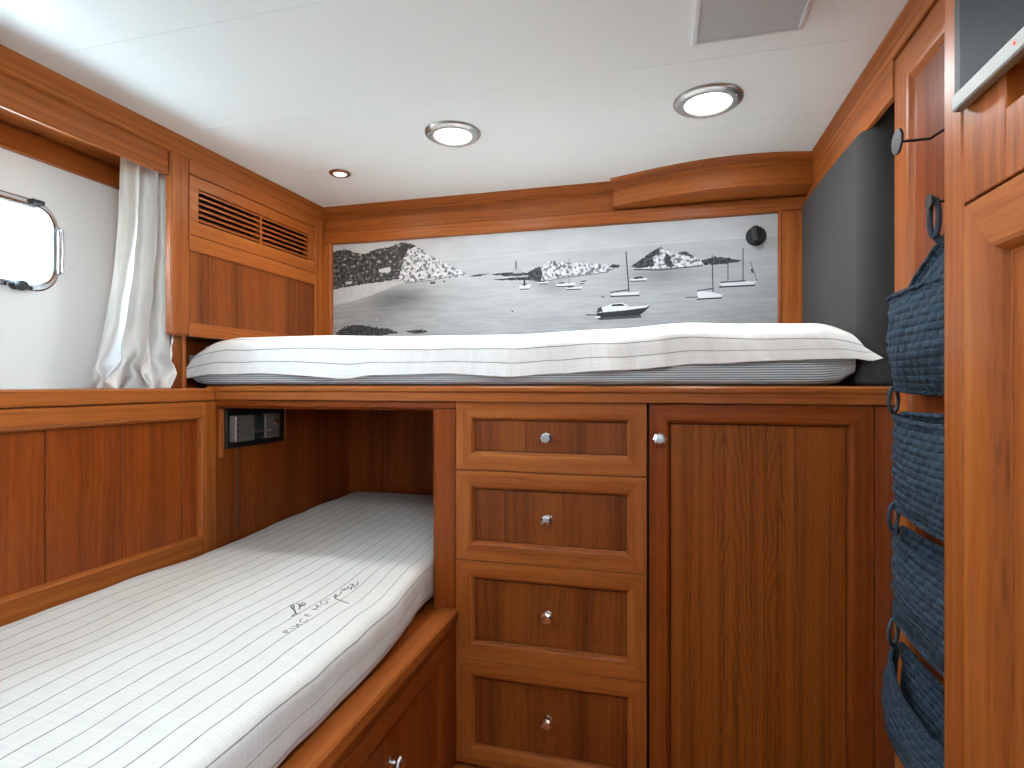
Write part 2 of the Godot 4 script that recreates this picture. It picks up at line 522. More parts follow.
	fill(im, P.call([1108, 322, 1110, 306, 1136, 298, 1200, 305, 1291, 301, 1276, 309, 1200, 317]), pale)
	fill(im, P.call([1134, 303, 1150, 292, 1192, 288, 1216, 300, 1200, 305]), pale)
	fill(im, P.call([1150, 300, 1160, 293, 1192, 292, 1204, 300]), hull)
	fill(im, rough.call([1100, 322, 1104, 306, 1116, 300, 1122, 318], 3.0), dark)
	stroke(im, P.call([1062, 328, 1100, 331]), 3.5, ink)
	fill(im, P.call([1094, 333, 1116, 336, 1110, 341, 1096, 340]), pale)
	# sloops and ketch
	stroke(im, P.call([1206, 104, 1217, 250]), 3.6, ink)
	fill(im, P.call([1148, 251, 1256, 251, 1247, 262, 1156, 263]), pale)
	stroke(im, P.call([1150, 250, 1214, 242]), 4.0, ink)
	stroke(im, P.call([1152, 264, 1252, 264]), 4.5, ink)
	fill(im, P.call([1218, 203, 1284, 203, 1276, 210, 1228, 210]), pale)
	fill(im, P.call([1232, 204, 1240, 197, 1262, 196, 1268, 203]), hull)
	stroke(im, P.call([1224, 212, 1276, 212]), 3.0, ink)
	stroke(im, P.call([1503, 135, 1506, 262]), 3.0, ink)
	fill(im, P.call([1452, 262, 1463, 256, 1500, 262, 1538, 274, 1530, 282, 1456, 284]), pale)
	stroke(im, P.call([1454, 256, 1505, 250]), 3.6, ink)
	stroke(im, P.call([1454, 286, 1532, 284]), 5.0, ink)
	stroke(im, P.call([1415, 278, 1455, 278]), 2.6, ink)
	stroke(im, P.call([1604, 114, 1604, 231]), 2.6, ink)
	stroke(im, P.call([1555, 150, 1555, 229]), 2.4, ink)
	stroke(im, P.call([1649, 230, 1628, 165]), 1.4, ink)
	stroke(im, P.call([1632, 190, 1634, 200]), 5.0, ink)
	fill(im, P.call([1524, 230, 1560, 226, 1650, 232, 1634, 243, 1536, 244]), pale)
	stroke(im, P.call([1530, 230, 1610, 228]), 4.0, ink)
	stroke(im, P.call([1528, 246, 1640, 245]), 5.0, ink)
	for q in [[804, 206, 851, 223], [947, 207, 1023, 219], [981, 223, 1049, 232], [878, 197, 921, 206], [1030, 205, 1062, 212]]:
		fill(im, P.call([q[0], q[1] + 3, q[2], q[1], q[2] - 8, q[3], q[0] + 8, q[3]]), pale)
		stroke(im, [Vector2(q[0] + 6, q[3]), Vector2(q[2] - 8, q[3])], 3.4, ink)
		stroke(im, [Vector2(q[0] + 14, q[1]), Vector2(q[0] + 30, q[1] - 2)], 4.0, ink)
	stroke(im, P.call([997, 114, 997, 211]), 1.6, grey.call(0.35))
	stroke(im, P.call([963, 128, 963, 207]), 1.2, grey.call(0.45))
	stroke(im, P.call([825, 190, 826, 208]), 6.0, ink)
	for q in [[1120, 262], [776, 304]]:
		stroke(im, [Vector2(q[0], q[1]), Vector2(q[0] + 5, q[1] + 4)], 3.5, ink)
	return im

func mat(color: Color, rough: float, metal := 0.0) -> StandardMaterial3D:
	var m := StandardMaterial3D.new()
	m.albedo_color = color; m.roughness = rough; m.metallic = metal
	return m

func textured(im: Image, rough: float) -> StandardMaterial3D:
	var m := mat(Color.WHITE, rough)
	m.albedo_texture = tex(im)
	return m

func thread_image(seed_: int, base: Color, amount: float) -> Image:
	var S := 256
	var b := PackedByteArray()
	b.resize(S * S * 3)
	var r := RandomNumberGenerator.new()
	r.seed = seed_
	var k := 0
	for y in S:
		for x in S:
			var up := 0.5 if (x / 2 + y / 2) % 2 == 0 else -0.5
			put3(b, k, base * (1.0 + amount * (r.randf_range(-1, 1) + up)))
			k += 3
	return Image.create_from_data(S, S, false, Image.FORMAT_RGB8, b)

func knit_images() -> Array:
	var S := 128
	var h := Image.create(S, S, false, Image.FORMAT_RGB8)
	var c := Image.create(S, S, false, Image.FORMAT_RGB8)
	var r := RandomNumberGenerator.new()
	r.seed = 77
	for y in S:
		for x in S:
			var row := y / 32
			var xx := fposmod(x + (32 if row % 2 == 1 else 0), 64) / 64.0
			var yy := (y % 32) / 32.0
			var e := pow(sin(PI * xx), 0.75) * pow(sin(PI * yy), 0.55)
			var rib := 0.82 + 0.18 * sin(TAU * 4.0 * (xx + 0.15 * sin(TAU * yy)))
			var fuzz := r.randf_range(-0.09, 0.09)
			var g := clampf(e * rib + fuzz, 0, 1)
			h.set_pixel(x, y, Color(g, g, g))
			c.set_pixel(x, y, Color(0.195, 0.295, 0.37) * (0.96 + 1.4 * fuzz))
	return [c, h]

func make_materials() -> void:
	var wood_im := wood_image(3, WD, WM, WL)
	M.wood = textured(wood_im, 0.40)
	M.strip = textured(wood_image(11, Color(0.35, 0.16, 0.055), Color(0.495, 0.245, 0.085), Color(0.58, 0.32, 0.125), true), 0.40)
	M.red = textured(wood_image(23, Color(0.37, 0.155, 0.045), Color(0.51, 0.23, 0.068), Color(0.59, 0.30, 0.10)), 0.38)
	M.door = textured(cathedral_image(), 0.38)
	for k in ["wood", "strip", "red", "door"]:
		M[k].metallic_specular = 0.34
	var lin := linen_image(1100, 2048, 44.3, 293.0, 1.2, 31)
	for st in SCRIPT:
		var p := []
		for i in range(0, st[1].size(), 2):
			p.append(Vector2(st[1][i] + 1500.0, (st[1][i + 1] - 200.0) / 2060.0 * 2048.0))
		stroke(lin, p, st[0] + 0.5, Color(0.16, 0.15, 0.15))
	M.sheet = textured(lin, 0.9)
	M.cover = textured(linen_image(443, 886, 44.3, 22.0, 1.0, 37, Color(0.965, 0.955, 0.94)), 0.9)
	for k in ["sheet", "cover"]:
		M[k].rim_enabled = true; M[k].rim = 0.25
	M.ticking = textured(ticking_image(), 0.9)
	M.mural = textured(mural_image(), 0.55)
	M.mural.metallic_specular = 0.4
	M.ceiling = mat(Color(0.935, 0.955, 0.955), 0.42)
	M.lining = mat(Color(0.92, 0.93, 0.92), 0.5)
	M.rear = mat(Color(0.70, 0.71, 0.69), 0.6)
	M.dark = mat(Color(0.07, 0.045, 0.03), 0.8)
	M.chrome = mat(Color(0.90, 0.91, 0.92), 0.16, 1.0)
	M.steel = mat(Color(0.74, 0.74, 0.73), 0.28, 1.0)
	M.bronze = mat(Color(0.55, 0.42, 0.33), 0.35, 1.0)
	M.black = mat(Color(0.035, 0.036, 0.04), 0.55)
	M.graphite = mat(Color(0.22, 0.22, 0.225), 0.45, 0.4)
	M.silver = mat(Color(0.50, 0.48, 0.45), 0.4, 0.6)
	M.bezel = mat(Color(0.60, 0.60, 0.58), 0.5)
	M.screen = mat(Color(0.16, 0.18, 0.185), 0.55)
	M.screen.metallic_specular = 0.2
	M.white = mat(Color(0.86, 0.87, 0.88), 0.45)
	M.curtain = textured(thread_image(61, Color(0.88, 0.87, 0.855), 0.05), 0.8)
	M.curtain.uv1_scale = Vector3(5, 12, 1)
	M.curtain.backlight_enabled = true
	M.curtain.backlight = Color(0.45, 0.42, 0.38)
	M.tweed = textured(thread_image(63, Color(0.19, 0.182, 0.175), 0.34), 0.95)
	M.tweed.uv1_scale = Vector3(1.5, 1.5, 1)
	M.tweed.heightmap_enabled = true
	M.tweed.heightmap_texture = M.tweed.albedo_texture
	M.tweed.heightmap_scale = 0.08
	M.tweed.rim_enabled = true; M.tweed.rim = 0.1
	var kn := knit_images()
	M.knit = textured(kn[0], 0.95)
	M.knit.heightmap_enabled = true
	M.knit.heightmap_texture = tex(kn[1])
	M.knit.heightmap_scale = 1.3
	M.yarn = mat(Color(0.20, 0.245, 0.285), 0.95)
	var g := Image.create(32, 32, false, Image.FORMAT_RGB8)
	g.fill(Color(0.80, 0.805, 0.81))
	for y in 32:
		for x in 32:
			if Vector2(fposmod(x, 16) - 7.5, fposmod(y, 16) - 7.5).length() < 4.6: g.set_pixel(x, y, Color(0.46, 0.465, 0.475))
	M.grille = textured(g, 0.5)
	M.glass = mat(Color(0.95, 0.98, 1.0, 0.06), 0.02)
	M.glass.transparency = BaseMaterial3D.TRANSPARENCY_ALPHA
	M.lens = mat(Color(1, 1, 1), 0.4)
	M.lens.emission_enabled = true
	M.lens.emission = Color(1.0, 0.985, 0.95)
	M.lens.emission_energy_multiplier = 3.0
	M.pilot = mat(Color(0.8, 0.1, 0.08), 0.4)
	M.pilot.emission_enabled = true
	M.pilot.emission = Color(1.0, 0.12, 0.1)
	M.pilot.emission_energy_multiplier = 1.5

func ticking_image() -> Image:
	var W := 64
	var b := PackedByteArray()
	b.resize(W * W * 3)
	var k := 0
	for y in W:
		for x in W:
			var q := y % 16
			var c := Color(0.87, 0.88, 0.88) if q < 10 else Color(0.42, 0.46, 0.51)
			if q == 4: c = Color(0.6, 0.62, 0.64)
			put3(b, k, c * (0.97 + 0.03 * ((x + y) % 2)))
			k += 3
	return Image.create_from_data(W, W, false, Image.FORMAT_RGB8, b)

# ------------------------------------------------------------------ builders used more than once
const PROFILE := [Vector2(0, 0), Vector2(0, 0.0172), Vector2(0.0003, 0.0178), Vector2(0.0010, 0.018), Vector2(0.038, 0.0172), Vector2(0.0425, 0.0165), Vector2(0.046, 0.0145), Vector2(0.0485, 0.0105), Vector2(0.0492, 0.0065), Vector2(0.0515, 0.0055), Vector2(0.0515, 0.0)]

func knob(parent: Node3D, at: Vector3, out: Vector3) -> void:
	var s := shape()
	lathe(s, at, out, [Vector2(0.0, 0.0), Vector2(0.0125, 0.0), Vector2(0.0125, 0.002), Vector2(0.0075, 0.004), Vector2(0.006, 0.010), Vector2(0.0075, 0.014)], 20)
	lathe(s, at, out, [Vector2(0.0075, 0.014), Vector2(0.0145, 0.0165), Vector2(0.0172, 0.0205), Vector2(0.0160, 0.0255), Vector2(0.0105, 0.0300), Vector2(0.0, 0.0310)], 8, true)
	part(parent, "knob", s, M.chrome, "chrome faceted knob")

# a framed front with a recessed panel and a knob; U, V, N are its width, height and facing directions
func front(parent: Node3D, called: String, org: Vector3, U: Vector3, V_: Vector3, N: Vector3, w: float, h: float, fm: Material, pm: Material, knob_uv: Vector2, veneer := false) -> void:
	var s := shape()
	frame(s, org, U, V_, N, w, h, PROFILE)
	var o := part(parent, called, s, fm)
	var p := shape()
	var i := 0.0538
	var pt := 0.0045
	var q := [org + U * i + V_ * i, org + U * (w - i) + V_ * i, org + U * (w - i) + V_ * (h - i), org + U * i + V_ * (h - i)]
	var tc := [Vector2(0, 1), Vector2(1, 1), Vector2(1, 0), Vector2(0, 0)]
	if not veneer:
		var u0 := rng.randf() * 0.2
		var v0 := rng.randf() * 0.3
		var ku := minf((w - 2 * i) / 0.6, 0.8)
		var kv := minf((h - 2 * i) / 1.3, 0.7)
		tc = [Vector2(u0, v0), Vector2(u0 + ku, v0), Vector2(u0 + ku, v0 + kv), Vector2(u0, v0 + kv)]
	p.quad(q[0] + N * pt, q[1] + N * pt, q[2] + N * pt, q[3] + N * pt, N, tc[0], tc[1], tc[2], tc[3])
	p.quad(q[0], q[1], q[2], q[3], -N, tc[0], tc[1], tc[2], tc[3])
	var sides := [-V_, U, V_, -U]
	for k in 4:
		var k1 := (k + 1) % 4
		p.quad(q[k], q[k1], q[k1] + N * pt, q[k] + N * pt, sides[k], tc[k], tc[k1], tc[k1], tc[k])
	part(o, "panel", p, pm)
	if knob_uv.x >= 0.0:
		var onframe := knob_uv.x < 0.05 or knob_uv.x > w - 0.05
		knob(o, org + U * knob_uv.x + V_ * knob_uv.y + N * (0.018 if onframe else 0.0045), N)

func downlight(x: float, z: float, r: float, label: String, energy: float) -> void:
	var y := 0.730
	var t := thing("ceiling_light", label, "ceiling light", V(x, y - 0.012, z), "round ceiling downlights")
	var s := shape()
	lathe(s, V(x, y, z), Vector3.DOWN, [Vector2(r, 0.0), Vector2(r, 0.003), Vector2(r * 0.97, 0.0065), Vector2(r * 0.86, 0.0115), Vector2(r * 0.74, 0.0125), Vector2(r * 0.685, 0.0105), Vector2(r * 0.675, 0.004)], 48)
	part(t, "bezel_ring", s, M.steel, "brushed steel ring")
	s = shape()
	lathe(s, V(x, y, z), Vector3.DOWN, [Vector2(r * 0.69, 0.004), Vector2(r * 0.67, 0.008), Vector2(r * 0.45, 0.0105), Vector2(0.0, 0.0115)], 40)
	part(t, "lamp_lens", s, M.lens, "glowing white lens")
	for k in 3:
		var a := TAU * k / 3.0 + 0.5
		s = shape()
		lathe(s, V(x + cos(a) * r * 0.86, y - 0.0112, z + sin(a) * r * 0.86), Vector3.DOWN, [Vector2(0.0, 0.0015), Vector2(0.003, 0.0012), Vector2(0.0035, 0.0)].duplicate(), 10)
		part(t, "screw", s, M.chrome)
	var l := AreaLight3D.new()
	l.name = "lamp_glow"
	l.area_size = Vector2(r * 1.1, r * 1.1)
	l.light_energy = energy
	l.light_color = Color(0.955, 0.985, 1.0)
	l.shadow_enabled = true
	l.rotation_degrees = Vector3(-90, 0, 0)
	l.position = Vector3(0, -0.004, 0)
	t.add_child(l, true)

func ring_sweep(s: Shape, x: float, y0: float, y1: float, z0: float, z1: float, r: float, prof: Array) -> Shape:
	# profile = (offset outwards from the loop, height towards the cabin)
	for k in prof.size() - 1:
		var A := loop_pts(y0, y1, z0, z1, r, prof[k].x)
		var B := loop_pts(y0, y1, z0, z1, r, prof[k + 1].x)
		var m := A.size()
		for i in m:
			var j := (i + 1) % m
			var dir := Vector2(A[i][2], A[i][3])
			var dir2 := Vector2(A[j][2], A[j][3])
			var dh: float = prof[k + 1].y - prof[k].y
			var dof: float = prof[k + 1].x - prof[k].x
			var n0 := Vector3(-dof, dir.x * dh, dir.y * dh).normalized()
			var n1 := Vector3(-dof, dir2.x * dh, dir2.y * dh).normalized()
			var a := V(x + prof[k].y, A[i][0], A[i][1])
			var b := V(x + prof[k].y, A[j][0], A[j][1])
			var c := V(x + prof[k + 1].y, B[j][0], B[j][1])
			var d := V(x + prof[k + 1].y, B[i][0], B[i][1])
			s.tri(a, b, c, n0, n1, n1, Vector2.ZERO, Vector2.ZERO, Vector2.ZERO)
			s.tri(a, c, d, n0, n1, n0, Vector2.ZERO, Vector2.ZERO, Vector2.ZERO)
	return s

func loop_pts(y0: float, y1: float, z0: float, z1: float, r: float, off: float) -> Array:
	var res := []                                      # [y, z, outward y, outward z] round a rounded rectangle
	var cs := [[y1 - r, z1 - r], [y0 + r, z1 - r], [y0 + r, z0 + r], [y1 - r, z0 + r]]
	for c in 4:
		for k in 9:
			var ang := (c + k / 8.0) * PI / 2.0
			res.append([cs[c][0] + cos(ang) * (r + off), cs[c][1] + sin(ang) * (r + off), cos(ang), sin(ang)])
	return res

func porthole(n: int, z0: float, z1: float, label: String) -> void:
	var x := -1.645
	var y0 := 0.268
	var y1 := 0.482
	var w := thing("window_%d" % n, label, "porthole", V(x, y0, (z0 + z1) / 2.0), "", "structure")
	var s := shape()
	ring_sweep(s, x, y0, y1, z0, z1, 0.05, [Vector2(0.017, 0.0), Vector2(0.0165, 0.003), Vector2(0.013, 0.005), Vector2(0.004, 0.0055), Vector2(0.003, 0.009), Vector2(-0.002, 0.010), Vector2(-0.004, 0.008), Vector2(-0.005, -0.06)])
	part(w, "window_frame", s, M.chrome, "chrome rounded frame")
	s = shape()
	var L := loop_pts(y0, y1, z0, z1, 0.05, -0.007)
	var c := V(x - 0.02, (y0 + y1) / 2.0, (z0 + z1) / 2.0)
	for i in L.size():
		var j := (i + 1) % L.size()
		s.tri(c, V(x - 0.02, L[i][0], L[i][1]), V(x - 0.02, L[j][0], L[j][1]), Vector3.RIGHT, Vector3.RIGHT, Vector3.RIGHT, Vector2.ZERO, Vector2.ZERO, Vector2.ZERO)
	part(w, "pane", s, M.glass)
	for zz in [z0 + 0.10, z1 - 0.10]:
		s = shape()                                        # dog that clamps the pane shut
		lathe(s, V(x + 0.006, y0 - 0.010, zz), Vector3.RIGHT, [Vector2(0.011, 0.0), Vector2(0.011, 0.010), Vector2(0.007, 0.013), Vector2(0.007, 0.020), Vector2(0.013, 0.022), Vector2(0.015, 0.028), Vector2(0.012, 0.035), Vector2(0.0, 0.037)], 16)
		tube(s, [V(x + 0.012, y0 - 0.012, zz - 0.038), V(x + 0.014, y0 - 0.010, zz - 0.012), V(x + 0.014, y0 - 0.008, zz + 0.02)], 0.006, 10)
		part(w, "clamp_dog", s, M.graphite)
	for zz in [z0 + 0.045, z1 - 0.045]:
		s = shape()
		tube(s, [V(x + 0.012, y1 + 0.010, zz - 0.014), V(x + 0.012, y1 + 0.010, zz + 0.014)], 0.007, 10)
		part(w, "hinge", s, M.graphite)
	s = shape()
	tube(s, [V(x + 0.004, y1 - 0.045, z0 - 0.014), V(x + 0.018, y1 - 0.05, z0 - 0.015), V(x + 0.018, y0 + 0.045, z0 - 0.015), V(x + 0.004, y0 + 0.04, z0 - 0.014)], 0.004, 8)
	tube(s, [V(x + 0.016, y1 - 0.055, z0 - 0.006), V(x + 0.016, y0 + 0.04, z0 - 0.006)], 0.003, 8)
	part(w, "stay_bar", s, M.chrome)

# ------------------------------------------------------------------ scene
func _ready() -> void:
	rng.seed = 20240
	var cam := Camera3D.new()
	cam.name = "camera"
	cam.position = Vector3(0, EYE, 0)
	cam.rotation_degrees = Vector3(0, 14.87, 0)
	cam.fov = rad_to_deg(2.0 * atan(384.0 / 565.0))
	cam.near = 0.02
	add_child(cam)
	cam.current = true
	var env := Environment.new()
	env.background_mode = Environment.BG_SKY
	var sky := Sky.new()
	var sm := ProceduralSkyMaterial.new()
	sm.sky_top_color = Color(0.64, 0.77, 0.88)
	sm.sky_horizon_color = Color(0.92, 0.98, 1.0)
	sm.ground_horizon_color = Color(0.92, 0.98, 1.0)
	sm.ground_bottom_color = Color(0.71, 0.80, 0.83)
	sky.sky_material = sm
	env.sky = sky
	env.background_energy_multiplier = 50.0
	env.tonemap_mode = Environment.TONE_MAPPER_LINEAR
	env.tonemap_exposure = 1.06
	env.sdfgi_enabled = true; env.ssao_enabled = true; env.ssil_enabled = true
	var we := WorldEnvironment.new()
	we.name = "world_environment"
	we.environment = env
	add_child(we)
	make_materials()
	build_shell()
	build_port_side()
	build_back()
	build_right()
	build_chest()
	build_lower_bunk()
	build_upper_bunk()
	build_lights()
	build_organizer()
	build_wardrobe()

func build_shell() -> void:
	var s: Shape
	var t := thing("floor", "narrow teak sole boards between lower bunk and cupboards", "floor", V(-0.1, -1.072, -0.3), "", "structure")
	s = shape()
	box(s, V(-1.75, -1.12, -2.4), V(0.66, -1.084, 1.1), 0.0)
	part(t, "subfloor", s, M.dark)
	var x := -0.60
	while x < 0.55:
		s = shape()
		box(s, V(x + 0.0008, -1.086, -1.53), V(x + 0.0992, -1.072, 1.0), 0.001, 2)
		part(t, "plank", s, M.wood)
		x += 0.10
	t = thing("ceiling", "white painted cabin ceiling panels with fine seams", "ceiling", V(-0.4, 0.73, -0.6), "", "structure")
	s = shape()
	box(s, V(-1.75, 0.742, -2.4), V(0.66, 0.80, 1.1), 0.0)
	part(t, "deckhead", s, M.ceiling)
	var zs := [-2.2, -1.685, -1.34, -0.95, -0.56, -0.17, 0.22, 0.61, 1.0]
	for i in zs.size() - 1:
		s = shape()
		box(s, V(-1.40, 0.730, zs[i] + 0.0003), V(0.53, 0.743, zs[i + 1] - 0.0003), 0.0006, 0)
		part(t, "panel", s, M.ceiling)
	t = thing("wall_rear", "off-white bulkhead behind the viewpoint", "wall", V(-0.5, -1.072, 1.03), "", "structure")
	s = shape()
	box(s, V(-1.75, -1.084, 1.0), V(0.66, 0.742, 1.06), 0.0)
	part(t, "bulkhead", s, M.rear)
	# right-hand bulkhead
	t = thing("wall_right", "plain bulkhead behind locker and wardrobe", "wall", V(0.6, -1.072, -0.5), "", "structure")
	s = shape()
	var wz0 := 0.04
	var wz1 := 0.94
	var wy0 := 0.10
	var wy1 := 0.60
	box(s, V(0.545, -1.084, -2.4), V(0.62, 0.742, wz0), 0.0)
	box(s, V(0.545, -1.084, wz1), V(0.62, 0.742, 1.0), 0.0)
	box(s, V(0.545, -1.084, wz0), V(0.62, wy0, wz1), 0.0)
	box(s, V(0.545, wy1, wz0), V(0.62, 0.742, wz1), 0.0)
	part(t, "bulkhead", s, M.lining)
	t = thing("window_4", "wide window in the bulkhead behind the wardrobe and viewpoint", "window", V(0.58, wy0, 0.46), "", "structure")
	s = shape()
	frame(s, V(0.545, wy0 - 0.03, wz0 - 0.03), Vector3(0, 0, 1), Vector3.UP, Vector3.LEFT, wz1 - wz0 + 0.06, wy1 - wy0 + 0.06, [Vector2(0, 0), Vector2(0, 0.012), Vector2(0.003, 0.015), Vector2(0.034, 0.015), Vector2(0.035, 0.0), Vector2(0.035, -0.07)])
	part(t, "window_frame", s, M.wood)
	s = shape()
	box(s, V(0.58, wy0 - 0.001, wz0 - 0.001), V(0.584, wy1 + 0.001, wz1 + 0.001), 0.0)
	part(t, "pane", s, M.glass)
	t = thing("trim_5", "teak frieze board between crown moulding and padded panel", "trim", V(0.5, 0.6, -1.8), "", "structure")
	s = shape()
	box(s, V(0.4655, 0.600, -2.1), V(0.4765, 0.70, -1.3445), 0.001, 2)
	part(t, "frieze", s, M.wood)

func build_port_side() -> void:
	var s: Shape
	SH = 0.018
	# lower panelling
	var t := thing("wall_left", "vertical teak planks in a moulded frame beside the lower bunk", "wall", V(-1.39, -1.072, -0.7), "", "structure")
	s = shape()
	box(s, V(-1.47, -1.084, -2.35), V(-1.400, -0.055, 1.0), 0.0)
	box(s, V(-1.76, -1.10, -2.40), V(-1.715, 0.80, -1.395), 0.0)
	box(s, V(-1.76, -1.10, -1.40), V(-1.715, -0.05, 1.06), 0.0)
	part(t, "backing", s, M.dark)
	for r in [[-1.500, -1.4485, -1.0, -0.0545, 1], [0.86, 0.96, -1.0, -0.0545, 1]]:
		s = shape()
		box(s, V(-1.400, r[2], r[0]), V(-1.375, r[3], r[1]), 0.0015, r[4])
		part(t, "stile", s, M.wood)
	for r in [[-0.0965, -0.0545], [-0.66, -0.4785]]:
		s = shape()
		box(s, V(-1.400, r[0], -1.4485), V(-1.375, r[1], 0.86), 0.0015, 2)
		part(t, "rail", s, M.wood)
	s = shape()
	frame(s, V(-1.400, -0.4785, 0.86), Vector3(0, 0, -1), Vector3.UP, Vector3.RIGHT, 2.3085, 0.382, [Vector2(0, 0.0), Vector2(0, 0.0275), Vector2(0.003, 0.0285), Vector2(0.007, 0.026), Vector2(0.010, 0.020), Vector2(0.0115, 0.012)])
	part(t, "moulding", s, M.wood)
	var z := -1.4485
	var widths := [0.065, 0.192, 0.1915, 0.192, 0.19, 0.19, 0.19, 0.19, 0.19, 0.19, 0.19, 0.19, 0.19, 0.1]
	for w in widths:
		var z1: float = minf(z + w, 0.86)
		if z1 - z < 0.02: break
		s = shape()
		box(s, V(-1.402, -0.50, z + 0.0014), V(-1.3885, -0.08, z1 - 0.0014), 0.0014, 1)
		part(t, "plank", s, M.red)
		z = z1
	# side of the nook under the upper bunk
	s = shape()
	box(s, V(-1.402, -1.0, -2.28), V(-1.380, -0.055, -1.5005), 0.001, 1)
	part(t, "nook_lining", s, M.red)
	# hull lining with its portholes
	var hz := [[-1.194, -0.762], [0.02, 0.44]]
	var cut := [-1.40]
	for h in hz: cut.append_array([h[0] + 0.006, h[1] - 0.006])
	cut.append(1.0)
	SH = 0.0
	O = V(-1.68, -0.06, -0.2)
	s = shape()
	for i in range(0, cut.size() - 1):
		if i % 2 == 0:
			box(s, V(-1.71, -0.06, cut[i]), V(-1.645, 0.66, cut[i + 1]), 0.0)
		else:
			box(s, V(-1.71, -0.06, cut[i]), V(-1.645, 0.276, cut[i + 1]), 0.0)
			box(s, V(-1.71, 0.474, cut[i]), V(-1.645, 0.66, cut[i + 1]), 0.0)
	single("wall_hull", s, M.lining, "off-white hull lining around the chrome porthole", "wall", "", "structure")
	porthole(1, hz[0][0], hz[0][1], "chrome framed porthole left of the grey curtain")
	porthole(2, hz[1][0], hz[1][1], "second porthole further aft on the port side")
	SH = 0.018
	# top of the recess, valance and crown
	t = thing("trim_1", "teak valance board and crown moulding above the porthole recess", "trim", V(-1.40, 0.61, -0.3), "", "structure")
	s = shape()
	box(s, V(-1.400, 0.609, -1.3352), V(-1.386, 0.735, 0.995), 0.003, 2)
	part(t, "valance", s, M.wood)
	s = shape()
	box(s, V(-1.70, 0.672, -1.397), V(-1.400, 0.735, 0.995), 0.0, 2)
	part(t, "soffit", s, M.wood)
	s = shape()
	box(s, V(-1.66, 0.608, -1.397), V(-1.622, 0.672, 0.995), 0.002, 2)
	part(t, "cornice_strip", s, M.wood)
	s = shape()
	moulding(s, [Vector2(-1.386, 0.99), Vector2(-1.386, -2.098)], [Vector2(1, 0), Vector2(1, 0)], [Vector2(0.024, 0.7305), Vector2(0.024, 0.726), Vector2(0.019, 0.722), Vector2(0.0165, 0.714), Vector2(0.013, 0.703), Vector2(0.011, 0.695), Vector2(0.013, 0.690), Vector2(0.013, 0.683), Vector2(0.008, 0.679), Vector2(0.0, 0.678)])
	part(t, "crown_moulding", s, M.wood)
	# ledge
	O = V(-1.5, -0.053, -0.3)
	s = shape()
	box(s, V(-1.70, -0.0525, -1.497), V(-1.367, -0.0135, 0.99), 0.004, 2)
	single("window_ledge", s, M.wood, "long teak ledge running under the porthole", "ledge")
	# locker end panel
	t = thing("vent_locker", "teak locker front with a two-bay louvre vent above a plain panel", "locker", V(-1.38, 0.145, -1.7))
	s = shape()
	box(s, V(-1.402, 0.145, -1.399), V(-1.377, 0.69, -1.335), 0.005, 1)
	part(t, "stile", s, M.wood)
	s = shape()
	box(s, V(-1.402, 0.145, -2.098), V(-1.377, 0.69, -2.024), 0.0015, 1)
	part(t, "stile", s, M.wood)
	for r in [[0.145, 0.186], [0.405, 0.452], [0.638, 0.69]]:
		s = shape()
		box(s, V(-1.402, r[0], -2.024), V(-1.377, r[1], -1.399), 0.0015, 2)
		part(t, "rail", s, M.wood)
	s = shape()
	box(s, V(-1.405, 0.182, -2.03), V(-1.3845, 0.41, -1.395), 0.0, 1)
	part(t, "panel", s, M.strip)
	# louvre: board with an opening, slats, divider
	s = shape()
	for r in [[0.454, 0.497, -2.022, -1.401, 2], [0.600, 0.636, -2.022, -1.401, 2], [0.497, 0.600, -1.436, -1.401, 2], [0.497, 0.600, -2.022, -1.980, 2]]:
		box(s, V(-1.402, r[0], r[2]), V(-1.3795, r[1], r[3]), 0.0012, r[4])
	var lv := part(t, "louvre", s, M.wood)
	for bay in [[-1.706, -1.437], [-1.979, -1.716]]:
		for k in 6:
			var y := 0.5035 + k * 0.0177
			s = shape()
			var za: float = bay[0]
			var zb: float = bay[1]
			var q := [V(-1.3805, y - 0.0020, 0), V(-1.3805, y + 0.0034, 0), V(-1.399, y + 0.0144, 0), V(-1.399, y + 0.0090, 0)]
			for i in 4:
				var a: Vector3 = q[i]
				var b: Vector3 = q[(i + 1) % 4]
				var nn := Vector3((b - a).y, -(b - a).x, 0).normalized() * -1.0
				s.quad(a + V(0, 0, za), b + V(0, 0, za), b + V(0, 0, zb), a + V(0, 0, zb), nn, Vector2(0.3 + i * 0.03, 0.1), Vector2(0.33 + i * 0.03, 0.1), Vector2(0.33 + i * 0.03, 0.35), Vector2(0.3 + i * 0.03, 0.35))
			part(lv, "slat", s, M.wood)
	s = shape()
	box(s, V(-1.402, 0.497, -1.716), V(-1.3798, 0.600, -1.706), 0.0008, 1)
	part(lv, "divider", s, M.wood)
	s = shape()
	box(s, V(-1.50, 0.146, -2.09), V(-1.49, 0.73, -1.412), 0.0)
	box(s, V(-1.50, 0.146, -2.09), V(-1.405, 0.156, -1.412), 0.0)
	part(t, "carcass", s, M.dark)
	t = thing("wall_left_upper", "teak lining under the vent locker beside the upper mattress", "wall", V(-1.56, 0.0, -1.7), "", "structure")
	s = shape()
	box(s, V(-1.60, -0.045, -2.1), V(-1.535, 0.735, -1.412), 0.0, 1)
	part(t, "lining", s, M.red)
	s = shape()
	box(s, V(-1.66, -0.012, -1.412), V(-1.402, 0.732, -1.3985), 0.001, 1)
	part(t, "end_panel", s, M.wood)
	SH = 0.0
	# curtain
	O = V(-1.46, -0.013, -1.25)
	s = shape()
	var cn := noise(91, 3.0, 2)
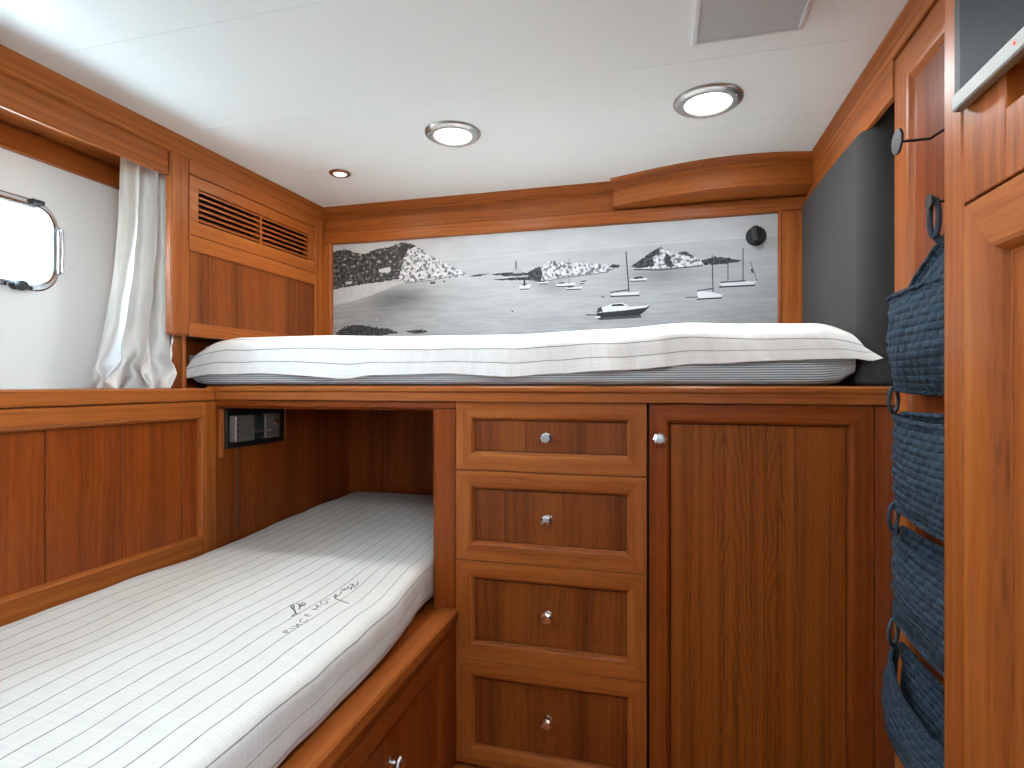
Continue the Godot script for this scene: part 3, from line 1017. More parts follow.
	var cf := func(u: float, v: float) -> Vector3:
		var a := Vector2(-1.412, -1.378).lerp(Vector2(-1.412, -1.380), v)
		var b := Vector2(-1.482, -1.272).lerp(Vector2(-1.515, -1.200), pow(v, 2.4))
		var p := a.lerp(b, u)
		var perp := Vector2((b - a).y, -(b - a).x).normalized()
		if perp.x < 0.0: perp = -perp
		var amp := lerpf(0.020, 0.026, v)
		var ph := TAU * (2.9 * u + 0.10 * sin(v * 4.0 + u * 2.0)) + 0.4
		var w := sin(ph) + 0.28 * sin(2.0 * ph + 1.0 + 2.0 * v)
		var bot := smoothstep(0.72, 1.0, v)
		var crump := cn.get_noise_2d(u * 1.3, v * 1.5) * (0.012 + 0.05 * bot)
		p += perp * (w * amp + crump)
		p += (b - a).normalized() * (0.010 * cos(ph) + 0.03 * bot * cn.get_noise_2d(u * 1.1 + 7.0, v * 2.0))
		p.x = clampf(p.x, -1.60, -1.4045)
		p.y = maxf(p.y, -1.394)
		return V(p.x, lerpf(0.668, -0.0125, v), p.y)
	grid(s, 96, 60, cf, func(u, v): return Vector2(u, v * 0.6), V(0.7, 0, 0.7))
	single("curtain", s, M.curtain, "pale grey linen curtain gathered beside the porthole", "curtain")

func build_back() -> void:
	var s: Shape
	var t := thing("wall_back", "teak frieze and frame surrounding the bay print", "wall", V(-0.45, -0.02, -2.1), "", "structure")
	s = shape()
	box(s, V(-1.60, -0.05, -2.2), V(0.55, 0.742, -2.104), 0.0, 0)
	box(s, V(-1.76, -1.10, -2.44), V(0.66, 0.80, -2.36), 0.0, 0)
	part(t, "bulkhead", s, M.dark)
	s = shape()
	box(s, V(-1.364, 0.629, -2.105), V(0.47, 0.735, -2.090), 0.001, 0)
	part(t, "frieze", s, M.wood)
	s = shape()
	box(s, V(-1.364, 0.5845, -2.105), V(0.47, 0.6305, -2.076), 0.004, 0)
	part(t, "rail", s, M.wood)
	for r in [[-1.372, -1.3335], [0.3835, 0.47]]:
		s = shape()
		box(s, V(r[0], -0.01, -2.105), V(r[1], 0.5843, -2.0805), 0.002, 1)
		part(t, "stile", s, M.wood)
	s = shape()
	frame(s, V(-1.3335, 0.0, -2.104), Vector3.RIGHT, Vector3.UP, Vector3(0, 0, 1), 1.717, 0.5845, [Vector2(-0.006, 0.0), Vector2(-0.006, 0.0255), Vector2(-0.003, 0.0275), Vector2(0.001, 0.024), Vector2(0.0025, 0.012), Vector2(0.0025, 0.0)])
	part(t, "moulding", s, M.wood)
	# crown on the straight part
	t = thing("trim_2", "slim crown moulding over the straight part of the frieze", "trim", V(-0.8, 0.70, -2.09), "", "structure")
	s = shape()
	moulding(s, [Vector2(-1.36, -2.086), Vector2(-0.165, -2.086)], [Vector2(0, 1), Vector2(0, 1)], [Vector2(0.030, 0.7305), Vector2(0.030, 0.724), Vector2(0.024, 0.7205), Vector2(0.014, 0.714), Vector2(0.011, 0.7085), Vector2(0.013, 0.706), Vector2(0.013, 0.7025), Vector2(0.010, 0.7005), Vector2(0.0, 0.700)])
	part(t, "crown_moulding", s, M.wood)
	# curved soffit
	t = thing("trim_3", "curved teak soffit bulging out above the right of the print", "trim", V(0.15, 0.632, -2.04), "", "structure")
	var path := []
	var outs := []
	var N := 28
	var curve := func(u: float) -> Vector2:
		var x := lerpf(-0.168, 0.475, u)
		var z := -2.052 + 0.094 * sin(PI * clampf(u * 0.80, 0, 1)) + 0.012 * u
		return Vector2(x, z)
	for i in N + 1:
		var u := float(i) / N
		path.append(curve.call(u))
		var d: Vector2 = (curve.call(minf(u + 0.01, 1.0)) - curve.call(maxf(u - 0.01, 0.0))).normalized()
		outs.append(Vector2(-d.y, d.x))
	s = shape()
	moulding(s, path, outs, [Vector2(0.0, 0.7305), Vector2(0.0, 0.640), Vector2(-0.0008, 0.6375), Vector2(-0.003, 0.636)])
	# underside and end
	for i in N:
		var a: Vector2 = path[i]
		var b: Vector2 = path[i + 1]
		var q0 := V(a.x, 0.6362, a.y - 0.002)
		var q1 := V(b.x, 0.6362, b.y - 0.002)
		s.quad(q0, q1, V(b.x, 0.6362, -2.10), V(a.x, 0.6362, -2.10), Vector3.DOWN, Vector2(0.2 + a.y, a.x + 0.4), Vector2(0.2 + b.y, b.x + 0.4), Vector2(0.05, b.x + 0.4), Vector2(0.05, a.x + 0.4))
	var e: Vector2 = path[0]
	s.quad(V(e.x, 0.636, e.y), V(e.x, 0.7305, e.y), V(e.x, 0.7305, -2.10), V(e.x, 0.636, -2.10), Vector3.LEFT, Vector2(0.1, 0.1), Vector2(0.1, 0.2), Vector2(0.2, 0.2), Vector2(0.2, 0.1))
	part(t, "soffit_board", s, M.wood)
	s = shape()
	moulding(s, path, outs, [Vector2(0.026, 0.7305), Vector2(0.026, 0.724), Vector2(0.021, 0.7205), Vector2(0.013, 0.714), Vector2(0.010, 0.7085), Vector2(0.012, 0.706), Vector2(0.012, 0.7025), Vector2(0.009, 0.7005), Vector2(0.0, 0.700)])
	part(t, "crown_moulding", s, M.wood)
	# crown on the right-hand side
	t = thing("trim_4", "deep crown moulding along the right edge of the ceiling", "trim", V(0.49, 0.676, -1.2), "", "structure")
	s = shape()
	moulding(s, [Vector2(0.545, 0.99), Vector2(0.545, -2.09)], [Vector2(-1, 0), Vector2(-1, 0)], [Vector2(0.092, 0.7305), Vector2(0.092, 0.724), Vector2(0.0885, 0.719), Vector2(0.0855, 0.710), Vector2(0.0838, 0.703), Vector2(0.0838, 0.698), Vector2(0.0815, 0.696), Vector2(0.0815, 0.681), Vector2(0.0795, 0.678), Vector2(0.0, 0.677)])
	part(t, "crown_moulding", s, M.wood)
	# the print
	O = V(-0.475, 0.12, -2.098)
	s = shape()
	var a := V(-1.333, 0.135, -2.0955)
	var b := V(0.383, 0.135, -2.0955)
	var c := V(0.383, 0.585, -2.0955)
	var d := V(-1.333, 0.585, -2.0955)
	s.quad(a, b, c, d, Vector3(0, 0, 1), Vector2(0, 1), Vector2(1, 1), Vector2(1, 0), Vector2(0, 0))
	var g := V(0, 0, -0.006)
	s.quad(a + g, b + g, c + g, d + g, Vector3(0, 0, -1), Vector2(0, 0), Vector2(0, 0), Vector2(0, 0), Vector2(0, 0))
	s.quad(a, b, b + g, a + g, Vector3.DOWN, Vector2(0, 1), Vector2(1, 1), Vector2(1, 1), Vector2(0, 1))
	s.quad(d, c, c + g, d + g, Vector3.UP, Vector2(0, 0), Vector2(1, 0), Vector2(1, 0), Vector2(0, 0))
	single("wall_print", s, M.mural, "black and white panoramic print of boats anchored in a rocky bay", "picture")
	# reading light
	t = thing("reading_light", "small black swivel reading light on the print's upper right corner", "reading light", V(0.312, 0.508, -2.095))
	s = shape()
	lathe(s, V(0.312, 0.508, -2.0953), V(0, 0, 1), [Vector2(0.033, 0.0), Vector2(0.033, 0.008), Vector2(0.031, 0.010), Vector2(0.0, 0.0105)], 32)
	part(t, "base", s, M.black)
	s = shape()
	lathe(s, V(0.306, 0.535, -2.070), V(0.05, -1, 0.35), [Vector2(0.0, 0.0), Vector2(0.010, 0.001), Vector2(0.0125, 0.004), Vector2(0.013, 0.056), Vector2(0.0115, 0.058), Vector2(0.0105, 0.054), Vector2(0.0, 0.054)], 20)
	lathe(s, V(0.311, 0.510, -2.086), V(0, 0, 1), [Vector2(0.008, 0.0), Vector2(0.008, 0.02)], 12)
	part(t, "head", s, M.graphite)

func build_right() -> void:
	var s: Shape
	# upholstered panel
	O = V(0.49, 0.0, -1.8)
	s = shape()
	var sec := []                                          # plan section, from the back corner round the front end
	for k in 9: sec.append(Vector2(0.4545 + 0.004 * sin(PI * k / 8.0) * -1.0, lerpf(-2.084, -1.545, k / 8.0)))
	for k in 8:
		var a := PI / 2.0 * (k + 1) / 8.0
		sec.append(Vector2(0.4545 + 0.050 * (1.0 - cos(a)), -1.545 + 0.058 * sin(a)))
	sec.append(Vector2(0.530, -1.487))
	var m := sec.size() - 1
	var prof := func(v: float) -> Vector2:                 # (pull-in at the rims, height)
		var y := lerpf(-0.004, 0.609, v)
		var r := 0.016
		var dd := minf(y + 0.004, 0.609 - y)
		var pull := 0.0
		if dd < r: pull = r - sqrt(maxf(0.0, r * r - (r - dd) * (r - dd)))
		return Vector2(pull, y)
	var ys := [0.0, 0.003, 0.008, 0.015, 0.026, 0.2, 0.4, 0.6, 0.8, 0.974, 0.985, 0.992, 0.997, 1.0]
	grid(s, m, ys.size() - 1, func(u, v):
		var i := int(round(u * m))
		var q: Vector2 = prof.call(ys[int(round(v * (ys.size() - 1)))])
		var p: Vector2 = sec[i]
		var t := clampf((0.53 - p.x) / 0.075, 0, 1)
		var lift := (0.058 * smoothstep(0.3, 1.0, ys[int(round(v * (ys.size() - 1)))]) if p.x > 0.478 else 0.0)
		return V(p.x + q.x * t, q.y + lift, p.y - (q.x * (1.0 - t) if i > 9 else 0.0)), func(u, v):
		return Vector2(u * 0.75 * 1.0, ys[int(round(v * (ys.size() - 1)))] * 0.61) * 2.6, V(-1, 0, 0.5))
	s.quad(V(0.47, 0.608, -2.084), V(0.47, 0.608, -1.50), V(0.53, 0.608, -1.49), V(0.53, 0.608, -2.084), Vector3.UP, Vector2.ZERO, Vector2.ZERO, Vector2.ZERO, Vector2.ZERO)
	s.quad(V(0.47, -0.003, -2.084), V(0.47, -0.003, -1.50), V(0.53, -0.003, -1.49), V(0.53, -0.003, -2.084), Vector3.DOWN, Vector2.ZERO, Vector2.ZERO, Vector2.ZERO, Vector2.ZERO)
	single("padded_panel", s, M.tweed, "charcoal tweed padded panel at the end of the upper bunk", "wall panel")
	# cabin door standing open against the side, its top just under the crown
	var t := thing("door_1", "teak cabin door leaf standing open behind the hanging organizer", "door", V(0.485, -1.072, -1.0), "", "structure")
	s = shape()
	box(s, V(0.478, -1.06, -1.343), V(0.500, 0.673, -0.72), 0.001, 1)
	part(t, "leaf", s, M.wood)
	s = shape()
	frame(s, V(0.478, -1.06, -1.343), Vector3(0, 0, 1), Vector3.UP, Vector3.LEFT, 0.623, 1.733, [Vector2(0, 0), Vector2(0, 0.008), Vector2(0.002, 0.010), Vector2(0.060, 0.010), Vector2(0.066, 0.0085), Vector2(0.072, 0.004), Vector2(0.075, 0.002), Vector2(0.078, 0.0005)])
	part(t, "door_frame", s, M.wood)
	s = shape()
	box(s, V(0.4772, -0.99, -1.268), V(0.479, 0.60, -0.79), 0.0, 1)
	part(t, "panel", s, M.red)

func build_chest() -> void:
	var s: Shape
	var Z := -1.5155
	var t := thing("drawer_chest", "built-in teak chest of four drawers between the nook and the cupboard", "chest of drawers", V(-0.33, -1.072, -1.6))
	s = shape()
	box(s, V(-0.626, -1.07, -1.525), V(-0.5625, -0.0705, -1.5), 0.002, 1)
	part(t, "stile", s, M.red)
	s = shape()
	box(s, V(-0.62, -1.065, -2.2), V(-0.033, -0.075, Z - 0.001), 0.0, 1)
	part(t, "carcass", s, M.dark)
	s = shape()
	box(s, V(-0.632, -1.065, -2.27), V(-0.619, -0.073, -1.505), 0.0005, 1)
	part(t, "side_panel", s, M.red)
	var ys := [[-0.240, -0.0500], [-0.4915, -0.2425], [-0.7685, -0.494], [-1.062, -0.771]]
	var ky := [-0.146, -0.368, -0.629, -0.913]
	for i in 4:
		var y0: float = ys[i][0]
		var y1: float = ys[i][1]
		front(t, "drawer", V(-0.5605, y0, Z), Vector3.RIGHT, Vector3.UP, Vector3(0, 0, 1), 0.522, y1 - y0, M.wood, M.strip, Vector2(0.2605, ky[i] - y0))
	t = thing("cupboard", "teak cupboard with one tall arch-grained panelled door below the upper bunk", "cupboard", V(0.24, -1.072, -1.6))
	s = shape()
	box(s, V(-0.032, -1.065, -2.2), V(0.515, -0.075, Z - 0.001), 0.0, 1)
	part(t, "carcass", s, M.dark)
	s = shape()
	box(s, V(0.4815, -1.07, -1.522), V(0.524, -0.0505, -1.4985), 0.002, 1)
	part(t, "stile", s, M.red)
	front(t, "door", V(-0.0315, -1.062, Z), Vector3.RIGHT, Vector3.UP, Vector3(0, 0, 1), 0.511, 1.0115, M.red, M.door, Vector2(0.0265, 0.923), true)
	# upper bunk shelf: worktop edge over nook, drawers and door
	t = thing("upper_bunk_base", "teak bunk board with a stepped nosing over the drawers and nook", "bunk", V(-0.43, -0.047, -1.8))
	s = shape()
	box(s, V(-1.40, -0.0245, -2.1), V(0.526, -0.0055, -1.480), 0.005, 0)
	part(t, "nosing", s, M.wood)
	s = shape()
	box(s, V(-1.365, -0.0490, -2.09), V(0.526, -0.0235, -1.487), 0.0015, 0)
	part(t, "fascia", s, M.wood)
	s = shape()
	box(s, V(-1.377, -0.0685, -1.53), V(-0.5625, -0.0505, -1.5005), 0.0012, 0)
	part(t, "header_rail", s, M.red)
	s = shape()
	box(s, V(-1.40, -0.078, -2.28), V(-0.62, -0.0465, -1.53), 0.0, 0)
	part(t, "underside", s, M.red)
	t = thing("wall_nook", "dark teak back of the nook above the lower bunk", "wall", V(-1.0, -1.072, -2.28), "", "structure")
	s = shape()
	box(s, V(-1.42, -1.06, -2.32), V(-0.60, -0.05, -2.27), 0.0, 1)
	part(t, "lining", s, M.red)

func build_lower_bunk() -> void:
	var s: Shape
	var t := thing("lower_bunk_base", "teak lower bunk box with raised front rail and a drawer", "bunk", V(-0.95, -1.072, -0.9))
	s = shape()
	box(s, V(-1.372, -1.06, -2.265), V(-0.634, -0.6405, -1.498), 0.0, 2)
	box(s, V(-1.372, -1.06, -1.498), V(-0.585, -0.6405, -0.20), 0.0, 2)
	part(t, "carcass", s, M.red)
	s = shape()
	box(s, V(-0.612, -0.665, -1.498), V(-0.5525, -0.631, -0.20), 0.005, 2)
	part(t, "front_rail", s, M.wood)
	s = shape()
	box(s, V(-0.60, -0.69, -1.498), V(-0.5605, -0.6645, -0.20), 0.0015, 2)
	box(s, V(-0.60, -1.07, -1.498), V(-0.5605, -0.6895, -1.438), 0.0015, 1)
	part(t, "face_frame", s, M.red)
	front(t, "drawer", V(-0.5765, -1.045, -0.785), Vector3(0, 0, -1), Vector3.UP, Vector3.RIGHT, 0.652, 0.352, M.red, M.red, Vector2(0.340, 0.219))
	s = shape()
	box(s, V(-0.60, -1.07, -0.78), V(-0.5605, -0.6895, -0.20), 0.0015, 1)
	part(t, "front_panel", s, M.red)
	# mattress with its fitted striped sheet
	t = thing("lower_mattress", "lower bunk mattress in a cream pinstriped sheet printed with black lettering", "mattress", V(-0.97, -0.64, -1.2))
	var wn := noise(17, 1.6, 3)
	var wn2 := noise(19, 5.5, 2)
	var prof := [[-1.366, -0.628, 0.02], [-1.369, -0.575, 0.06], [-1.362, -0.535, 0.09], [-1.345, -0.512, 0.115], [-1.318, -0.502, 0.14]]
	for k in 26: prof.append([lerpf(-1.29, -0.655, k / 25.0), -0.498, lerpf(0.167, 0.802, k / 25.0)])
	prof.append_array([[-0.625, -0.499, 0.832], [-0.609, -0.501, 0.848], [-0.599, -0.506, 0.859], [-0.593, -0.515, 0.870], [-0.590, -0.532, 0.887], [-0.591, -0.556, 0.905], [-0.590, -0.577, 0.926], [-0.5905, -0.598, 0.947], [-0.593, -0.615, 0.965], [-0.600, -0.628, 0.98], [-0.615, -0.632, 0.996]])
	# texture u: metres from x = -1.5 on the flat top
	var m := prof.size() - 1
	s = shape()
	var zf := func(v: float) -> float: return lerpf(-0.20, -2.262, v)
	var mf := func(u: float, v: float) -> Vector3:
		var i := int(round(u * m))
		var z: float = zf.call(v)
		var x: float = prof[i][0]
		var y: float = prof[i][1]
		var topness := smoothstep(-0.60, -0.51, y)
		var far := smoothstep(-1.35, -2.2, z)
		var fr := smoothstep(-0.9, -0.6, x)
		y += topness * (0.007 * wn.get_noise_2d(x * 1.3, z) + 0.003 * wn2.get_noise_2d(x, z * 0.8) + 0.026 * far - 0.002)
		y -= fr * (1.0 - topness) * 0.0
		x -= fr * (smoothstep(-1.12, -1.5, z) * 0.046 + 0.004 * wn.get_noise_2d(z * 1.7, 3.0) + 0.004 * wn2.get_noise_2d(y * 2.0, z))
		if i >= m - 4 : y += 0.009 + 0.010 * wn.get_noise_2d(z * 1.3, 9.0)
		var e0 := smoothstep(0.0, 0.012, v)
		var e1 := smoothstep(1.0, 0.988, v)
		y = lerpf(-0.60, y, sqrt(clampf(minf(e0, e1), 0, 1)) * 0.9 + 0.1)
		return V(x, y, z)
	grid(s, m, 130, mf, func(u, v):
		var i := int(round(u * m))
		var x: float = prof[i][2] - 0.1575 + 0.2005
		return Vector2(x / 1.1, v), Vector3.UP)
	part(t, "fitted_sheet", s, M.sheet)
	s = shape()
	box(s, V(-1.36, -0.638, -2.25), V(-0.652, -0.53, -0.215), 0.02, 2)
	part(t, "core", s, M.white)
	# control panel in the nook
	t = thing("control_panel", "small silver faced control panel with dark display on the nook wall", "control panel", V(-1.36, -0.19, -1.68))
	s = shape()
	box(s, V(-1.381, -0.212, -1.825), V(-1.366, -0.080, -1.535), 0.002, 2)
	part(t, "housing", s, M.black)
	s = shape()
	box(s, V(-1.366, -0.190, -1.635), V(-1.340, -0.104, -1.5465), 0.002, 2)
	part(t, "faceplate", s, M.silver)
	s = shape()
	box(s, V(-1.366, -0.186, -1.690), V(-1.346, -0.106, -1.635), 0.001, 2)
	part(t, "display", s, M.screen)
	s = shape()
	box(s, V(-1.366, -0.190, -1.765), V(-1.340, -0.104, -1.690), 0.002, 2)
	part(t, "faceplate", s, M.silver)
	s = shape()
	box(s, V(-1.346, -0.164, -1.715), V(-1.336, -0.158, -1.625), 0.001, 2)
	part(t, "slider", s, M.steel)
	for k in 4:
		s = shape()
		lathe(s, V(-1.3405, -0.115 - 0.02 * k, -1.557), Vector3.RIGHT, [Vector2(0.003, 0), Vector2(0.003, 0.002), Vector2(0.0, 0.0025)], 10)
		part(t, "button", s, M.chrome)
	s = shape()
	lathe(s, V(-1.3405, -0.135, -1.738), Vector3.RIGHT, [Vector2(0.011, 0), Vector2(0.011, 0.008), Vector2(0.009, 0.010), Vector2(0.0, 0.0105)], 20)
	part(t, "dial", s, M.chrome)
	for zz in [-1.522, -1.836]:
		s = shape()
		box(s, V(-1.381, -0.236 if zz > -1.6 else -0.20, zz - 0.006), V(-1.368, -0.082, zz + 0.006), 0.001, 1)
		part(t, "mounting_strip", s, M.wood)
	O = V(-1.375, -0.48, -1.585)
	s = shape()
	tube(s, [V(-1.362, -0.206, -1.575), V(-1.361, -0.225, -1.583), V(-1.369, -0.26, -1.588), V(-1.372, -0.35, -1.590), V(-1.372, -0.48, -1.592)], 0.0022, 8)
	single("hanging_cable", s, M.graphite, "thin dark cable hanging below the silver control panel", "cable")

func build_upper_bunk() -> void:
	var s: Shape
	# mattress
	O = V(-0.5, -0.004, -1.79)
	s = shape()
	var prof := []
	for q in [[-2.07, 0.0], [-2.078, 0.02], [-2.078, 0.10], [-2.06, 0.125], [-1.9, 0.128], [-1.55, 0.128], [-1.525, 0.122], [-1.510, 0.105], [-1.505, 0.08], [-1.503, 0.05], [-1.503, 0.03], [-1.506, 0.012], [-1.512, 0.001], [-1.53, -0.0045], [-1.9, -0.0045], [-2.07, -0.0045]]:
		prof.append(q)
	var m := prof.size() - 1
	var nx := 60
	grid(s, m, nx, func(u, v):
		var q: Array = prof[int(round(u * m))]
		var k := clampf(minf(v, 1.0 - v) * nx / 3.0, 0, 1)
		var r := 0.55 + 0.45 * sqrt(1.0 - (1.0 - k) * (1.0 - k))
		var x := lerpf(-1.508, 0.449, v)
		return V(x - (0.03 * (q[1] / 0.13) if v < 0.02 else 0.0) * -1.0, 0.062 + (q[1] - 0.062) * r, -1.79 + (q[0] + 1.79) * (0.94 + 0.06 * k)), func(u, v):
		return Vector2(v * 40.0, prof[int(round(u * m))][1] / 0.024), V(0, 1, 0.3))
	for v in [0.0, 1.0]:
		var x := -1.508 if v == 0.0 else 0.449
		s.quad(V(x, 0.03, -2.03), V(x, 0.095, -2.03), V(x, 0.095, -1.53), V(x, 0.03, -1.53), Vector3(-1 if v == 0.0 else 1, 0, 0), Vector2(0, 0), Vector2(0, 2.7), Vector2(8, 2.7), Vector2(8, 0))
	single("upper_mattress", s, M.ticking, "thin upper bunk mattress in blue grey striped ticking", "mattress")
	# coverlet thrown over it
	O = V(-0.5, 0.13, -1.79)
	var wn := noise(29, 2.2, 3)
	var wn2 := noise(33, 9.0, 2)
	var hem := Curve.new()
	hem.min_value = -1.0
	hem.max_value = 1.0
	hem.bake_resolution = 400
	for q in [[0.0, 0.016], [0.06, 0.030], [0.15, 0.033], [0.22, 0.026], [0.30, 0.016], [0.36, 0.026], [0.45, 0.030], [0.55, 0.020], [0.62, 0.028], [0.70, 0.036], [0.80, 0.050], [0.90, 0.058], [0.97, 0.060], [0.99, 0.055], [1.0, 0.062]]:
		hem.add_point(Vector2(q[0], q[1]))
	var top := Curve.new()
	top.min_value = -1.0
	top.max_value = 1.0
	top.bake_resolution = 400
	for q in [[0.0, 0.134], [0.03, 0.142], [0.07, 0.150], [0.2, 0.151], [0.4, 0.142], [0.55, 0.140], [0.70, 0.149], [0.80, 0.160], [0.88, 0.154], [0.95, 0.151], [1.0, 0.146]]:
		top.add_point(Vector2(q[0], q[1]))
	var NA := 34
	var arc := []                                      # (kind, fraction): top run, bend, hanging front
	var cf := func(u: float, v: float, off: float) -> Vector3:
		var yt := top.sample(u)
		var yh := hem.sample(u)
		var bulge := (0.010 + 0.012 * smoothstep(0.5, 0.8, u)) * wn.get_noise_2d(u * 4.2, 1.0) + (0.006 + 0.005 * smoothstep(0.5, 0.8, u)) * wn2.get_noise_2d(u * 2.0, 2.0)
		var z := 0.0
		var y := 0.0
		var down := 0.0
		if v < 0.5:
			z = lerpf(-2.06, -1.545, v / 0.5)
			y = yt - 0.004 * (1.0 - v / 0.5) + 0.004 * wn.get_noise_2d(u * 5.0, z * 1.5)
		elif v < 0.7:
			var a := (v - 0.5) / 0.2 * PI / 2.0
			z = -1.545 + sin(a) * 0.052
			y = yt - (1.0 - cos(a)) * 0.046
			down = (1.0 - cos(a)) * 0.4
		else:
			var w := (v - 0.7) / 0.3
			z = -1.493 + w * 0.004 + bulge * (0.3 + 0.7 * w)
			y = lerpf(yt - 0.046, yh, w)
			down = 0.4 + 0.6 * w
		y += off * (1.0 if v < 0.55 else 0.2)
		z += off * (0.0 if v < 0.5 else 1.0)
		var xl := -1.440 - 0.072 * pow(down, 1.2)
		var xr := 0.436 + 0.058 * pow(down, 1.1)
		var x := lerpf(xl, xr, u)
		if u > 0.96:
			var e := (u - 0.96) / 0.04
			y -= 0.020 * e * e * (1.0 - 0.9 * down)
			z += 0.012 * e * e * down
		if u < 0.04:
			var e2 := (0.04 - u) / 0.04
			y -= 0.020 * e2 * e2 * (1.0 - down)
		return V(x, y, z)
	var uvf := func(u, v):
		var w := 0.0
		if v < 0.5: w = v / 0.5 * 0.515
		elif v < 0.7: w = 0.515 + (v - 0.5) / 0.2 * 0.077
		else: w = 0.592 + (v - 0.7) / 0.3 * 0.085
		return Vector2((w + 0.0093) / 0.443, u * 1.93 / 0.886)
	s = shape()
	grid(s, 200, NA, func(u, v): return cf.call(u, v, 0.0), uvf, V(0, 0.6, 0.8))
	grid(s, 200, NA, func(u, v): return cf.call(u, v, -0.004), uvf, V(0, -0.6, -0.8))
	for i in 200:
		var u0 := i / 200.0
		var u1 := (i + 1) / 200.0
		s.quad(cf.call(u0, 1.0, 0.0), cf.call(u1, 1.0, 0.0), cf.call(u1, 1.0, -0.004), cf.call(u0, 1.0, -0.004), Vector3.DOWN, Vector2.ZERO, Vector2.ZERO, Vector2.ZERO, Vector2.ZERO)
	single("coverlet", s, M.cover, "cream pinstriped coverlet laid over the upper bunk mattress", "coverlet")

func build_lights() -> void:
	downlight(-0.588, -1.545, 0.081, "round ceiling downlight nearer the louvre vent", 0.42)
	downlight(0.114, -1.535, 0.086, "round ceiling downlight nearer the ceiling speaker", 0.42)
	downlight(-0.588, -0.45, 0.081, "round ceiling downlight over the middle of the cabin, port side", 0.42)
	downlight(0.05, -0.45, 0.081, "round ceiling downlight over the middle of the cabin, wardrobe side", 0.42)
	var x := -1.077
	var z := -1.737
	var t := thing("ceiling_spotlight", "tiny bronze rimmed spotlight near the back left ceiling corner", "spotlight", V(x, 0.725, z))
	var s := shape()
	lathe(s, V(x, 0.73, z), Vector3.DOWN, [Vector2(0.037, 0.0), Vector2(0.037, 0.003), Vector2(0.032, 0.006), Vector2(0.024, 0.006), Vector2(0.022, 0.001)], 32)
	part(t, "rim", s, M.bronze, "bronze rim")
	s = shape()
	lathe(s, V(x, 0.73, z), Vector3.DOWN, [Vector2(0.0225, 0.002), Vector2(0.018, 0.0065), Vector2(0.0, 0.009)], 24)
	part(t, "lamp_lens", s, M.lens, "glowing lens")
	var l := AreaLight3D.new()
	l.name = "lamp_glow"
	l.area_size = Vector2(0.03, 0.03)
	l.light_energy = 0.12
	l.light_color = Color(1.0, 0.93, 0.82)
	l.shadow_enabled = true
	l.rotation_degrees = Vector3(-90, 0, 0)
	l.position = V(0, -0.006, 0)
	t.add_child(l, true)
	# ceiling speaker
	t = thing("ceiling_speaker", "square white framed loudspeaker with grey grille in the ceiling", "speaker", V(0.168, 0.715, -1.155))
	s = shape()
	frame(s, V(0.060, 0.73, -1.262), Vector3.RIGHT, Vector3(0, 0, 1), Vector3.DOWN, 0.216, 0.216, [Vector2(0, 0), Vector2(0, 0.008), Vector2(0.003, 0.012), Vector2(0.010, 0.013), Vector2(0.0115, 0.010)])
	part(t, "surround", s, M.white)
	s = shape()
	var g := 0.0105
	var gy := 0.7195
	s.quad(V(0.060 + g, gy, -1.262 + g), V(0.276 - g, gy, -1.262 + g), V(0.276 - g, gy, -1.046 - g), V(0.060 + g, gy, -1.046 - g), Vector3.DOWN, Vector2(0, 0), Vector2(40, 0), Vector2(40, 40), Vector2(0, 40))
	part(t, "grille", s, M.grille)

